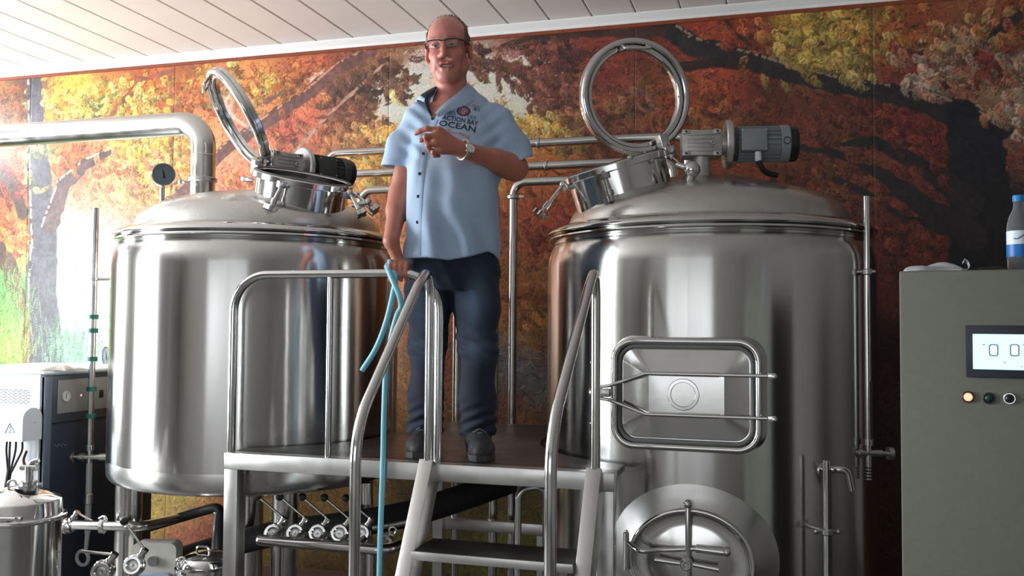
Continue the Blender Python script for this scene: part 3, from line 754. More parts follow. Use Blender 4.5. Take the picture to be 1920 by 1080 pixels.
def dial_gauge(name, label, p, n, r, stem_to=None, face=None, stem_r=.012):
    n = unit(n); t = thing(name, label, 'gauge', p if stem_to is None else stem_to)
    MB().lathe([(0, -.075), (r * .93, -.075), (r, -.066), (r, 0), (r * .98, .004), (r * .9, .004), (r * .88, -.002), (r * .88, -.006), (0, -.006)], p, n, 40).build('case', pol_steel, t)
    d = MB().disc(p - n * .0062, n, r * .89, .004, 40).build('dial', face, t)
    Rg = frame(n); tip = Rg @ np.array([-.18, .95, 0]); tip = unit(tip); sd = np.cross(n, tip)
    c0 = np.asarray(p) - n * .0
    MB().add([c0 - tip * r * .35 + sd * r * .1, c0 - tip * r * .35 - sd * r * .1, c0 + tip * r * .62, c0 - tip * r * .35 + sd * r * .1 + n * .001, c0 - tip * r * .35 - sd * r * .1 + n * .001, c0 + tip * r * .62 + n * .001], [(0, 1, 2), (3, 5, 4), (0, 3, 4, 1), (1, 4, 5, 2), (2, 5, 3, 0)]).build('needle', black_plastic, t)
    if stem_to is not None:
        MB().cyl(stem_to, (stem_to[0], stem_to[1], p[2] - r * .8), stem_r, 16).ball((stem_to[0], stem_to[1], p[2] - r * .85), stem_r * 1.3, 12).build('stem', pipe_steel, t)
    return t
dial_mat = mat('dark_slate_dial', srgb(104, 116, 122), .25, noise=(30, .1))
gp = at(307, 327, 3.70); gn = unit(HC * .9 + HR * .44); gs = gp - gn * .05; gs[2] = 2.08
dial_gauge('dial_gauge', 'round dark dial gauge on a stem on the left tank top', gp, gn, .055, gs, dial_mat)
gp2 = at(199, 668, 4.25)
dial_gauge('dial_gauge', 'dark dial gauge peeking out behind the left edge of the left tank', gp2, HC * .7 - HR * .7, .055, None, dial_mat)

# pipes running along the wall behind the tanks
def pipe(label, pts, r, rad, clampz=None, bracket=None):
    t = thing('process_pipe', label, 'pipe', pts[0] if pts[0][2] < pts[-1][2] else pts[-1])
    MB().tube(fillet(pts, rad, 8), r, 18).build('pipe_run', pipe_steel, t)
    if bracket is not None:
        MB().cyl(bracket, (bracket[0], YB - .006, bracket[2]), .007, 10).ring(np.asarray(bracket) - np.array([.009, 0, 0]), (1, 0, 0), r * 1.25, r * .97, .018, 24).build('wall_bracket', cast_steel, t)
    if clampz is not None:
        q = [p for p in pts if True][clampz[0]]; z = clampz[1]
        c_ = MB().ring((q[0], q[1], z - .011), UP, r * 1.5, r * .98, .022, 28).build('pipe_clamp', cast_steel, t)
        MB().box((q[0] + .05, q[1] - .01, z), (.03, .014, .016), None, .002).cyl((q[0] - .055, q[1] - .01, z), (q[0] + .06, q[1] - .01, z), .004, 8).build('clamp_screw', cast_steel, c_)
    return t
Yp = 4.84
def P(px, py, Y=Yp): return at(px, py, Y)
a = P(614, 340); b = P(614, 288)
e = P(1290, 262); pipe('upper one of the steel pipes running behind the man between the tanks', [(a[0], Yp, 1.9), (b[0], Yp, b[2]), (e[0], Yp, b[2]), (e[0], Yp, 1.9)], .0235, .075, None, (P(1010, 262)[0], Yp, b[2]))
Yq = 4.78
b = P(645, 327, Yq); e = P(1262, 300, Yq)
pipe('middle one of the steel pipes running behind the man between the tanks', [(b[0], Yq, 1.9), (b[0], Yq, b[2]), (e[0], Yq, b[2]), (e[0], Yq, 1.9)], .0235, .075, None, (P(1030, 262)[0], Yq, b[2]))
Yr = 4.70
b = P(677, 358, Yr); e = P(929, 347, Yr)
pipe('lowest steel pipe behind the man, bending down right behind his shirt', [(b[0], Yr, 1.9), (b[0], Yr, b[2]), (e[0], Yr, b[2]), (e[0], Yr, .05)], .0235, .075)
b = P(963, 342, Yr); e = P(1150, 334, Yr)
pipe('upright steel pipe with a clamp between the man and the right tank', [(b[0], Yr, .05), (b[0], Yr, b[2]), (e[0], Yr, b[2]), (e[0], Yr + .0, 1.7)], .0225, .07, (0, P(963, 370, Yr)[2]))
b = P(857, 560, 4.62)
pipe('short upright steel pipe seen between the legs of the man', [(b[0], 4.62, .05), (b[0], 4.62, 1.75), (b[0], 5.05, 1.75)], .021, .06)

# gear motors on the tank tops
motor_grey = mat('grey_motor_enamel', srgb(136, 144, 148), .38, noise=(20, .06))
gear_alu = mat('cast_aluminium', (.46, .45, .43), .42, .85, noise=(25, .1))
motor_dark = mat('dark_motor_paint', (.05, .055, .055), .5, noise=(20, .2))
def gear_motor(label, c, ax, up, s, body, foot_z, detailed=True):
    """worm gearbox with flange and finned motor; ax: shaft direction of the motor"""
    ax = unit(ax); up = unit(np.asarray(up) - ax * (np.asarray(up) @ ax)); fr = np.cross(ax, up)   # fr faces the viewer for the right one
    if fr @ HC < 0: fr = -fr
    R = np.array([ax, up, fr]).T
    q = lambda x, y, z: np.asarray(c) + R @ (np.array([x, y, z]) * s)
    t = thing('gear_motor', label, 'motor', (c[0], c[1], foot_z))
    MB().box(q(0, 0, 0), np.array([.165, .110, .11]) * s, R, .006 * s).build('gearbox', gear_alu, t)
    for k in range(5): MB().box(q(-.005, -.034 + .017 * k, .0565), np.array([.112, .006, .006]) * s, R, .0015 * s).build('rib', gear_alu, t)
    for x in (-.066, .062):
        for y in (-.046, .046):
            p_ = MB().box(q(x, y, .056), np.array([.034, .018, .010]) * s, R, .002 * s).build('corner_pad', gear_alu, t)
            MB().disc(q(x, y, .0605), fr, .0048 * s, .0012 * s, 12).build('bolt_hole', black_plastic, p_)
    MB().ring(q(.045, .0, .055), fr, .012 * s, .004 * s, .010 * s, 16).build('oil_plug', gear_alu, t)
    MB().cyl(q(.08, 0, 0), q(.105, 0, 0), .045 * s, 28).build('neck', gear_alu, t)
    MB().disc(q(.098, 0, 0), ax, .104 * s, .030 * s, 56, .006 * s).build('motor_flange', sat_steel, t)
    MB().cyl(q(.127, 0, 0), q(.15, 0, 0), .07 * s, 28).build('end_bell', motor_dark, t)
    MB().cyl(q(.15, 0, 0), q(.325, 0, 0), .066 * s, 36).build('motor_body', body, t)
    for k in range(22):
        a = 2 * math.pi * k / 22; d = np.array([0, math.cos(a), math.sin(a)])
        Rf = np.array([ax, R @ np.array([0, -math.sin(a), math.cos(a)]), R @ d]).T
        MB().box(q(.237, *(d[1:] * .070)), np.array([.172, .0035, .012]) * s, Rf).build('fin', body, t)
    MB().box(q(.208, .004, .075), np.array([.105, .092, .034]) * s, R, .006 * s).build('terminal_box', body, t)
    for x in (.162, .254):
        for y in (-.036, .044): MB().disc(q(x, y, .091), fr, .004 * s, .004 * s, 8).build('screw', pol_steel, t)
    cv = MB().disc(q(.322, 0, 0), ax, .079 * s, .038 * s, 40, .004 * s).build('fan_cover', body, t)
    MB().ring(q(.341, .0, .0795), fr, .0155 * s, .0125 * s, .0015 * s, 28).build('badge', mat('navy_badge', srgb(34, 44, 66), .4) if 'navy_badge' not in MATS else MATS['navy_badge'], cv)
    MB().lathe([(.074 * s, 0), (.076 * s, .02 * s), (.07 * s, .034 * s), (0, .036 * s)], q(.36, 0, 0), ax, 36).build('fan_grille', black_plastic, t)
    MB().cyl(q(.225, -.045, .07), q(.225, -.075, .072), .013 * s, 16).ball(q(.225, -.077, .072), .013 * s, 14).build('cable_gland', white_paint, t)
    MB().tube(spline([q(.225, -.08, .072), q(.24, -.11, .07), q(.265, -.13, .05), (*q(.31, 0, .02)[:2], foot_z + .012)], 6), .011 * s, 12).build('cable', black_rubber, t)
    g = q(0, 0, 0)
    MB().cyl((g[0], g[1], foot_z), (g[0], g[1], foot_z + .012), .066 * s, 32).cyl((g[0], g[1], foot_z), (g[0], g[1], c[2] - .03), .043 * s, 28).build('pedestal', gear_alu, t)
    return t
gm = atd(1314, 272, 3.76)
gear_motor('grey gear motor lying on top of the right tank', gm, HR * .995 + HC * .1, UP + .0 * HR, .98, motor_grey, 2.205)
gmL = atd(531, 309, 4.33)
mL = gear_motor('dark gear motor behind the open hatch of the left tank', gmL, HR * .72 - HC * .69, UP, .95, motor_dark, 2.18)
axL = unit(HR * .72 - HC * .69)
bf = MB().box(gmL - axL * .083 * .95, np.array([.118, .118, .008]) * .95, frame(-axL), .002).build('bore_plate', gear_alu, mL)
MB().ring(gmL - axL * .086 * .95 - UP * .006, -axL, .046, .037, .006, 36).build('bore_ring', pol_steel, bf)
MB().disc(gmL - axL * .0855 * .95 - UP * .006, -axL, .037, .003, 32).build('bore', motor_dark, bf)
for sx_ in (-1, 1):
    MB().disc(gmL - axL * .0868 * .95 + frame(-axL) @ np.array([.045 * sx_, .047, 0]), -axL, .0055, .0015, 12).build('bolt_hole', black_plastic, bf)

# ------------------------------------------------------------------ work platform with stairs and rails
PZ, PY = 1.096, 3.0826
plat = thing('work_platform', 'steel work platform with guard rail and stairs that the man stands on', 'platform', (-1.4, 3.5, 0))
xl = at(420, 852, PY)[0]; xr = at(1152, 890, PY)[0]
XM = (-1.66, -1.02)   # strip of deck that runs back between the tanks
BH = .062
MB().box(((xl + xr) / 2, PY + BH / 2, PZ - BH / 2), (xr - xl, BH, BH), None, .002).build('front_beam', sat_steel, plat)
MB().box(((xl + xr) / 2, PY + BH + .008 + .0, PZ - .004), (xr - xl - .004, .012, .006)).build('deck_lip', deck_steel, plat)
# deck: cut to follow the two tanks
gx = np.linspace(xl, xr, 60); dv = []; df = []
for x_ in gx:
    yb = 4.45
    for C_, r_ in ((LC, LR + .03), (RC, RR + .03)):
        d2 = r_ * r_ - (x_ - C_[0]) ** 2
        if d2 > 0: yb = min(yb, C_[1] - math.sqrt(d2))
    yb = max(yb, PY + BH + .02)
    for y_, z_ in ((PY + BH, PZ), (yb, PZ), (yb, PZ - .02), (PY + BH, PZ - .02)): dv.append((x_, y_, z_ - .001))
for i in range(len(gx) - 1):
    for k in range(4):
        j = (k + 1) % 4; df.append((i * 4 + k, i * 4 + j, i * 4 + 4 + j, i * 4 + 4 + k))
df += [(0, 1, 2, 3), tuple((len(gx) - 1) * 4 + k for k in (3, 2, 1, 0))]
MB().add(dv, df).build('deck', deck_steel, plat, sharp=30)
for x_ in (xl + BH / 2, xr - BH / 2):
    MB().box((x_, PY + BH / 2, (PZ - BH) / 2), (BH * .92, BH, PZ - BH - .0), None, .002).build('post', sat_steel, plat)
for x_ in (XM[0] - .0, XM[1] + .0):
    MB().box((x_, 4.40, (PZ - BH) / 2), (.05, .05, PZ - BH)).build('post', sat_steel, plat)
    MB().box((x_, (PY + BH + 4.425) / 2, PZ - .02 - .025), (.05, 4.425 - PY - BH, .05)).build('joist', sat_steel, plat)
RT = .0165
yr_ = PY + .03
g0 = at(433, 850, yr_)[0]; g1 = at(820, 870, yr_)[0]; gz = at(600, 514, yr_)[2]
MB().tube(fillet([(g0, yr_, PZ), (g0, yr_, gz), (g1, yr_, gz), (g1, yr_, PZ)], [.145, .145], 12), RT, 18).build('guard_rail', pol_steel, plat)
gm0 = at(617, 700, yr_)[0]
MB().cyl((gm0, yr_, PZ), (gm0, yr_, gz), RT * .72, 16).build('baluster', pol_steel, plat)
# stairs: two stringers, treads, bent hand rails
SX = (at(806, 890, PY)[0], at(1117, 905, PY)[0])
slope = .60 / 1.04                                       # run for each metre of drop
sy0, sz0 = PY - .005, PZ - .02
def stair_pt(drop): return sy0 - slope * drop, sz0 - drop
for k, x_ in enumerate(SX):
    ye, ze = stair_pt(sz0)
    d = unit([0, ye - sy0, ze - sz0]); L = math.hypot(ye - sy0, ze - sz0)
    Rr = np.array([np.array([1, 0, 0]), np.cross(d, [1, 0, 0]), d]).T
    MB().box(np.array([x_, sy0, sz0]) + d * (L / 2 - .02) , (.052, .10, L), Rr, .002).build('stringer', sat_steel, plat)
for dz in (.235, .47, .705, .94):
    y_, z_ = stair_pt(dz)
    w_ = SX[1] - SX[0] - .055
    tr = MB().box(((SX[0] + SX[1]) / 2, y_ + .01, z_ - .006), (w_, .20, .008)).build('tread', deck_steel, plat, smooth=False)
    MB().box(((SX[0] + SX[1]) / 2, y_ - .092, z_ - .014), (w_, .010, .028), None, .001).build('nosing', sat_steel, tr)
def hand_rail(x_, pxtop, pytop, pxb, pyb, Yf):
    yb = PY - .005 - .02
    top = at(pxtop, pytop, yb)[2]
    zb = at(pxb, pyb, Yf)[2]
    pts = [(x_, yb - .0, PZ - .05), (x_, yb, top - .0), (x_, Yf, zb), (x_, Yf, .10)]
    # the rail rises, folds over in a tight bend, slopes down to the front and drops to the stringer foot
    pts = [(x_, yb, PZ - .06), (x_, yb, top - .07), (x_, yb - .03, top), (x_, yb - .12, top - .06), (x_, Yf, zb), (x_, Yf, .06)]
    MB().tube(fillet(pts, [.2, .055, .2, .25], 10), RT * 1.04, 20).build('hand_rail', pol_steel, plat)
hand_rail(SX[0] + .003, 775, 508, 672, 800, 2.47)
hand_rail(SX[1] + .003, 1094, 508, 1032, 810, 2.42)

# pale blue hose knotted round the guard rail
hose_mat = mat('pale_blue_hose', srgb(120, 184, 202), .35, noise=(10, .05), coat=.2)
hz = gz; hx = at(731, 512, yr_)[0]
hose = thing('hose', 'pale blue hose looped over the platform guard rail', 'hose', (hx, yr_ - .03, .3))
yo = yr_ - RT - .012
def H(px, py, dy=0.0): return at(px, py, yo + dy)
MB().tube(spline([H(731, 489, .035), H(733, 500, .02), H(741, 520, -.006), H(735, 560, -.006), H(722, 610, -.01), H(704, 655, -.012), H(679, 695, -.012)], 8), .0105, 14).build('hose_tail', hose_mat, hose)
MB().tube(spline([H(725, 500, .03), H(727, 503, .0), H(736, 525, -.022), H(748, 552, -.024), H(752, 575, -.01), H(745, 590, -.01), H(734, 630, -.012), H(724, 690, -.012), H(720, 780, -.012), H(718, 870, -.012), H(714, 980, -.012), H(711, 1090, -.012), H(709, 1200, -.012)], 8), .0105, 14).build('hose_length', hose_mat, hose)
MB().tube(spline([H(725, 500, .03), H(728, 496, .045), H(731, 500, .05), H(731, 489, .035)], 5), .0105, 12).build('hose_loop', hose_mat, hose)

# ------------------------------------------------------------------ level tubes
green_tape = mat('green_tape', srgb(22, 96, 76), .5)
gauge_glass = mat('level_tube_glass', (.55, .58, .58), .05, trans=.7, ior=1.3)
def valve_body(mb, c, R, s=1.0):
    q = lambda x, y, z: np.asarray(c) + R @ (np.array([x, y, z]) * s)
    mb.cyl(q(-.06, 0, 0), q(.06, 0, 0), .015 * s, 16); mb.cyl(q(0, -.06, 0), q(0, .05, 0), .014 * s, 16)
    mb.cyl(q(0, .035, 0), q(0, .062, 0), .021 * s, 18); mb.cyl(q(-.045, 0, 0), q(-.03, 0, 0), .021 * s, 18)
    return q
# left tube, with tape marks
Yt = 3.70
tp = at(180, 390, Yt); bt = at(166, 1000, Yt); tx = tp[0]
lt = thing('level_tube', 'tall thin level tube with green tape marks left of the left tank', 'level gauge', (tx, Yt, at(160, 1060, Yt)[2]))
zv = at(166, 857, Yt)[2]
MB().tube([(tx, Yt, zv + .03), (tx, Yt, tp[2])], .0155, 16).build('tube_guard', pipe_steel, lt)
MB().tube([(tx + .010, Yt - .014, zv + .03), (tx + .010, Yt - .014, at(180, 535, Yt)[2])], .0085, 10).build('sight_glass', gauge_glass, lt)
for py in (594, 620, 673, 729, 780):
    z_ = at(172, py, Yt)[2]; MB().cyl((tx + .003, Yt - .002, z_ - .011), (tx + .003, Yt - .002, z_ + .011), .0235, 16).build('tape_band', green_tape, lt)
zb_ = at(180, 523, Yt)[2]
MB().cyl((tx - .012, Yt, zb_), (tx + .09, Yt + .02, zb_), .008, 12).ring((tx, Yt, zb_ - .008), UP, .02, .011, .016, 20).build('bracket', cast_steel, lt)
mb = MB(); valve_body(mb, (tx, Yt, zv), np.array([HR, UP, HC]).T, .95)
mb.cyl(np.array([tx, Yt, zv]) - HR * .055, np.array([tx, Yt, zv]) - HR * .075, .008, 10).cyl(np.array([tx, Yt, zv]) - HR * .075, np.array([tx, Yt, zv]) - HR * .083, .026, 18)
mb.cyl(np.array([tx, Yt, zv]) + HR * .05, np.array([tx, Yt, zv]) + HR * .11, .02, 16).build('cock', cast_steel, lt)
zl = at(163, 1000, Yt)[2]
MB().tube([(tx, Yt, zv - .03), (tx, Yt, zl)], .0145, 14).build('drain_tube', mat('cloudy_plastic_tube', (.45, .47, .47), .25, trans=.3), lt)
MB().ring((tx, Yt, at(165, 945, Yt)[2]), UP, .02, .013, .05, 18).build('hose_clip', cast_steel, lt)
zr = at(160, 1052, Yt)[2]
MB().tube([(tx - .008 + .034 * math.cos(t), Yt - .02, zr + .034 * math.sin(t) + .02) for t in np.linspace(0, 6.283, 28, endpoint=False)], .009, 10, closed=True).cyl((tx, Yt, zl), (tx, Yt - .01, zr + .05), .012, 12, .009).build('eye_end', MATS['cloudy_plastic_tube'], lt)

# right tube
rp, rn = oncyl(1608, 700, RC, RR); Yt2 = 3.62
tp = at(1624, 368, Yt2); tx = tp[0]
rt = thing('level_tube', 'tall polished level tube with drain cock right of the right tank', 'level gauge', (tx, Yt2, at(1632, 890, Yt2)[2]))
zv = at(1632, 850, Yt2)[2]
MB().tube([(tx, Yt2, zv + .03), (tx, Yt2, tp[2])], .0125, 18).build('tube_guard', pol_steel, rt)
MB().box((tx + .011, Yt2 - .006, (zv + at(1624, 720, Yt2)[2]) / 2 + .03), (.008, .012, at(1624, 720, Yt2)[2] - zv - .04)).build('slot', black_plastic, rt)
zb_ = at(1624, 510, Yt2)[2]
MB().cyl((tx - .085, Yt2 + .06, zb_), (tx + .0, Yt2, zb_), .008, 12).ring((tx, Yt2, zb_ - .011), UP, .021, .012, .022, 20).cyl((tx - .035, Yt2 - .005, zb_), (tx + .03, Yt2 - .005, zb_), .007, 10).build('bracket', cast_steel, rt)
mb = MB(); valve_body(mb, (tx, Yt2, zv), np.array([HR, UP, HC]).T, .85)
c_ = np.array([tx, Yt2, zv]); mb.cyl(c_ + HR * .05, c_ + HR * .075, .008, 10).cyl(c_ + HR * .072, c_ + HR * .09, .024, 18); mb.cyl(c_ - HR * .05, c_ - HR * .16 - HC * .04, .014, 14)
for k in range(4): mb.ring(c_ - UP * (.055 + .012 * k), -UP, .0125, .006, .008, 16)
mb.build('cock', cast_steel, rt)

# short tube in front of the right shell
sp, sn = oncyl(1524, 980, RC, RR); cc = sp + sn * .075
zt_ = at(1524, 862, cc[1])[2]
st = thing('level_tube', 'short level tube clamped in front of the right tank shell', 'level gauge', (cc[0], cc[1], .35))
MB().tube([(cc[0], cc[1], .35), (cc[0], cc[1], zt_)], .014, 18).build('tube_guard', pol_steel, st)
MB().box(cc * (1, 1, 0) + HR * .009 + HC * .009 + UP * ((.35 + zt_ - .03) / 2), (.009, .012, zt_ - .03 - .35), frame(HC, UP)[:, [0, 2, 1]] if False else None).build('slot', black_plastic, st)
zk = at(1524, 995, cc[1])[2]; ck = np.array([cc[0], cc[1], zk])
MB().ring(ck - UP * .011, UP, .022, .013, .022, 20).cyl(ck - HR * .038, ck + HR * .038, .006, 10).ball(ck - HR * .038, .010, 10).ball(ck + HR * .038, .010, 10).cyl(ck, ck - sn * .08, .008, 10).build('bracket', cast_steel, st)

# ------------------------------------------------------------------ control cabinet at the right and what lies on it
cab_paint = mat('cabinet_enamel', srgb(104, 106, 97), .5, noise=(60, .04), bump=(180, .05))
Yc = 2.55
cz = at(1686, 508, Yc)[2]; cx0 = at(1687, 700, Yc)[0]; cx1 = cx0 + .62
cab = thing('control_cabinet', 'grey green control cabinet with a lit touch screen at the right edge', 'cabinet', ((cx0 + cx1) / 2, Yc + .22, 0))
MB().box(((cx0 + cx1) / 2, Yc + .22, cz / 2 + .03), (cx1 - cx0, .42, cz - .06), None, .004).build('body', cab_paint, cab)
MB().box(((cx0 + cx1) / 2, Yc + .005, cz / 2 + .03), (cx1 - cx0 - .002, .022, cz - .066), None, .004).build('door', cab_paint, cab)
MB().box(((cx0 + cx1) / 2, Yc + .23, .03), (cx1 - cx0 - .03, .38, .06)).build('plinth', black_plastic, cab)
yf = Yc - .006
s0 = at(1808, 610, yf); s1 = at(1955, 709, yf)
bz = MB().box(((s0[0] + s1[0]) / 2, yf - .004, (s0[2] + s1[2]) / 2), (s1[0] - s0[0], .012, s0[2] - s1[2]), None, .003).build('screen_bezel', mat('dark_bezel', srgb(46, 50, 58), .4), cab)
d0 = at(1821, 626, yf); d1 = at(1942, 693, yf)
ys_ = yf - .0105
MB().box(((d0[0] + d1[0]) / 2, ys_, (d0[2] + d1[2]) / 2), (d1[0] - d0[0], .002, d0[2] - d1[2])).build('screen', mat('lit_screen', (.3, .5, .55), .3, emit=(.60, .92, 1.0), estr=1.15), bz)
ink = mat('screen_ink', srgb(60, 110, 140), .5, emit=srgb(70, 130, 160), estr=.5)
paleink = mat('screen_white', (.9, .9, .95), .5, emit=(1, .95, 1), estr=1.3)
for px in (1861, 1899):
    c_ = at(px, 656, ys_ - .001); R_ = frame((0, -1, 0))
    MB().prism(rrect(.021, .030, .006, 4), c_, R_, .0006).build('tank_icon', ink, bz)
    MB().prism(rrect(.015, .024, .004, 4), c_ + (0, -.0007, 0), R_, .0006).build('tank_icon_fill', paleink, bz)
for px, py, w_ in ((1843, 646, .006), (1916, 646, .006), (1881, 679, .004), (1912, 686, .003), (1919, 686, .003)):
    MB().box(at(px, py, ys_ - .0012), (w_, .0006, .0022)).build('screen_mark', ink, bz)
def button(px, py, m, name='indicator_lamp'):
    c_ = at(px, py, yf)
    b_ = MB().ring(c_ + np.array([0, .004, 0]), (0, -1, 0), .0145, .010, .010, 28).build('button_ring', black_plastic if m[1] else pol_steel, cab)
    MB().lathe([(0, .012), (.006, .011), (.0098, .007), (.0098, 0), (0, 0)], c_ + np.array([0, .003, 0]), (0, -1, 0), 24).build(name, m[0], b_)
red_l = mat('lit_red_lamp', (.9, .1, .05), .3, emit=(1.0, .16, .10), estr=5)
grn_l = mat('lit_green_lamp', (.1, .9, .3), .3, emit=(.25, 1.0, .45), estr=4)
button(1813, 743, (red_l, True)); button(1851, 745, (mat('dark_green_button', srgb(24, 62, 50), .35), True), 'push_button')
button(1888, 745, (black_plastic, False), 'push_button'); button(1924, 743, (grn_l, True))

# bottle of water
Yb = Yc + .10
bc = at(1894, 500, Yb); bx = bc[0]; br = .029
bot = thing('water_bottle', 'clear plastic water bottle with blue cap on the control cabinet', 'bottle', (bx, Yb, cz))
clear_pl = mat('clear_bottle_plastic', (.80, .86, .90), .08, trans=.9, ior=1.15)
MB().lathe([(0, .002), (br * .8, 0), (br, .01), (br, .05), (br * .97, .055), (br, .06), (br, .115), (br * .95, .125), (br * .8, .142), (br * .5, .16), (.0125, .172), (.0125, .18)], (bx, Yb, cz), seg=32).build('bottle_body', clear_pl, bot)
MB().lathe([(0, .196), (.0135, .196), (.0145, .193), (.0145, .180), (0, .180)], (bx, Yb, cz), seg=28).build('cap', mat('blue_cap', srgb(44, 130, 190), .4), bot)
lb = MB().lathe([(br + .0006, .068), (br + .0006, .103)], (bx, Yb, cz), seg=36).build('label', mat('white_label', srgb(214, 222, 226), .45), bot)
MB().lathe([(br + .0010, .036), (br + .0010, .068)], (bx, Yb, cz), seg=36).build('label_band', mat('blue_label', srgb(26, 104, 176), .4), bot)
wv = [(bx + (br + .0014) * math.sin(a), Yb - (br + .0014) * math.cos(a), cz + .086 + .005 * math.sin(a * 5)) for a in np.linspace(-.5, 1.1, 14)]
MB().tube(wv, .0012, 6).build('label_mark', MATS['blue_label'], lb)

def crumple(name, label, cat, m, c, sx, sy, h, seed, roll=None):
    """a limp sheet: noisy heightfield with thickness"""
    r = np.random.default_rng(seed); nx, ny = 22, 12
    ph = r.uniform(0, 6.28, 8); fr_ = r.uniform(2, 9, (8, 2)); am = r.uniform(.1, .3, 8)
    V = []; 
    for side in (0, 1):
        for i in range(nx):
            for j in range(ny):
                u, v = i / (nx - 1), j / (ny - 1)
                e = math.sin(math.pi * u) ** .6 * math.sin(math.pi * v) ** .5
                z = sum(a * math.sin(f[0] * u + f[1] * v + p) for a, f, p in zip(am, fr_, ph))
                z = abs(.55 + .5 * z) * e * h
                wob = 1 + .12 * math.sin(7 * u + ph[0]) * math.sin(5 * v)
                V.append((c[0] + (u - .5) * sx * wob, c[1] + (v - .5) * sy * (1 + .15 * math.sin(6 * u)), c[2] + (z + .003 if side else 0.0005)))
    n = nx * ny; F_ = []
    for i in range(nx - 1):
        for j in range(ny - 1):
            a = i * ny + j; q = (a, a + ny, a + ny + 1, a + 1)
            F_.append(tuple(q[::-1])); F_.append(tuple(n + k for k in q))
    for i in range(nx - 1):
        for j in (0, ny - 1):
            a = i * ny + j; F_.append((a, a + ny, n + a + ny, n + a))
    for j in range(ny - 1):
        for i in (0, nx - 1):
            a = i * ny + j; F_.append((a, a + 1, n + a + 1, n + a))
    return tag(MB().add(V, F_).build(name, m, None, sharp=60), label, cat)
paper_m = mat('grey_white_paper', srgb(170, 176, 178), .7, noise=(30, .08))
pa = at(1745, 500, Yc + .10)
crumple('paper_sheet', 'limp sheets of pale paper lying on the control cabinet', 'paper', paper_m, (pa[0] - .012, Yc + .10, cz + .001), .135, .12, .034, 3)
ra = at(1797, 496, Yc + .07)
rl = [(0.018 * math.cos(t) * (1 - .04 * k_) , .014 * math.sin(t)) for k_, t in enumerate(np.linspace(-2.2, 2.6, 22))]
mb = MB(); vv = []; 
for y_ in (Yc + .02, Yc + .12):
    for (a, b) in rl: vv.append((ra[0] + a, y_, cz + .0155 + b))
    for (a, b) in rl: vv.append((ra[0] + a * .9, y_, cz + .0155 + b * .9))
n = len(rl); ff = []
for o_ in (0, n):
    ff += [(o_ + i, o_ + i + 1, 2 * n + o_ + i + 1, 2 * n + o_ + i) for i in range(n - 1)]
ff += [(i, i + 1, n + i + 1, n + i) for i in range(n - 1)] + [(2 * n + i, 2 * n + i + 1, 3 * n + i + 1, 3 * n + i) for i in range(n - 1)] + [(0, n, 3 * n, 2 * n), (n - 1, 2 * n - 1, 4 * n - 1, 3 * n - 1)]
tag(mb.add(vv, ff).build('paper_roll', paper_m, None), 'curled end of pale paper between the sheets and the bottle on the cabinet', 'paper')
ca_ = at(1846, 503, Yc + .08)
crumple('scrap', 'small dark crumpled scrap beside the bottle on the control cabinet', 'scrap', black_rubber, (ca_[0], Yc + .08, cz + .001), .075, .05, .012, 9)

# the cabinet stands turned a little towards the viewer; what lies on it turns with it
piv, ca9 = np.array([cx0, Yc - .006]), math.radians(-8.5)
for o in [q for q in list(COL.objects) if q.parent is None and q.name.split('.')[0] in ('control_cabinet', 'water_bottle', 'paper_sheet', 'paper_roll', 'scrap')]:
    dx, dy = o.location[0] - piv[0], o.location[1] - piv[1]
    o.location[0] = piv[0] + dx * math.cos(ca9) - dy * math.sin(ca9); o.location[1] = piv[1] + dx * math.sin(ca9) + dy * math.cos(ca9)
    o.rotation_euler[2] = ca9

# ------------------------------------------------------------------ steam generator at the left edge
gen_white = mat('white_enamel', srgb(226, 232, 236), .35, noise=(8, .03))
gen_dark = mat('blue_black_enamel', srgb(38, 47, 58), .42, noise=(10, .08))
gen_edge = mat('slate_edge_enamel', srgb(88, 100, 112), .4)
gcx, gcy, gcz = atd(83, 697, 4.25)
gw, gd = .75, .78
gen = thing('steam_generator', 'white and blue black steam generator cabinet at the left edge', 'cabinet', (gcx - gw / 2, gcy + gd / 2, 0))
MB().box((gcx - gw / 2 - .01, gcy + gd / 2, gcz / 2 - .006), (gw - .02, gd, gcz - .012), None, .004).build('body', gen_white, gen)
MB().box((gcx - gw / 2, gcy + gd / 2, gcz - .006), (gw + .006, gd + .006, .012), None, .003).build('top_plate', gen_white, gen)
MB().box((gcx - .006, gcy + gd / 2, gcz / 2 - .01), (.024, gd, gcz - .02), None, .004).build('front_panel', gen_dark, gen)
MB().box((gcx - .003, gcy + .022, gcz / 2 - .01), (.024, .044, gcz - .022), None, .004).build('corner_strip', gen_edge, gen)
xf = gcx + .007
p0 = atx(108, 713, xf); p1 = atx(108, 776, xf); 
cp = MB().box((xf + .001, (p0[1] + gcy + gd - .02) / 2, (p0[2] + p1[2]) / 2), (.006, gcy + gd - .02 - p0[1], p0[2] - p1[2]), None, .002).build('control_panel', mat('taupe_panel', srgb(126, 124, 120), .5), gen)
q = atx(123, 743, xf + .006)
gg = MB().lathe([(0, .004), (.019, .004), (.021, .008), (.024, .008), (.025, 0), (0, 0)], q, (1, 0, 0), 28).build('pressure_dial', mat('pale_dial', srgb(190, 190, 184), .4), cp)
MB().box(q + np.array([.0055, 0, .004]), (.001, .002, .022)).build('needle', black_plastic, gg)
MB().ball(atx(152, 741, xf + .005), .0045, 10).build('pilot_light', mat('red_pilot', (.9, .1, .1), .3, emit=(1, .2, .2), estr=3), cp)
MB().box(atx(190, 738, xf + .006), (.008, .024, .038), None, .002).build('rocker_switch', black_plastic, cp)
MB().box((xf + .001, gcy + gd / 2 + .02, atx(110, 793, xf)[2]), (.004, gd - .06, .006)).build('panel_joint', black_plastic, gen)
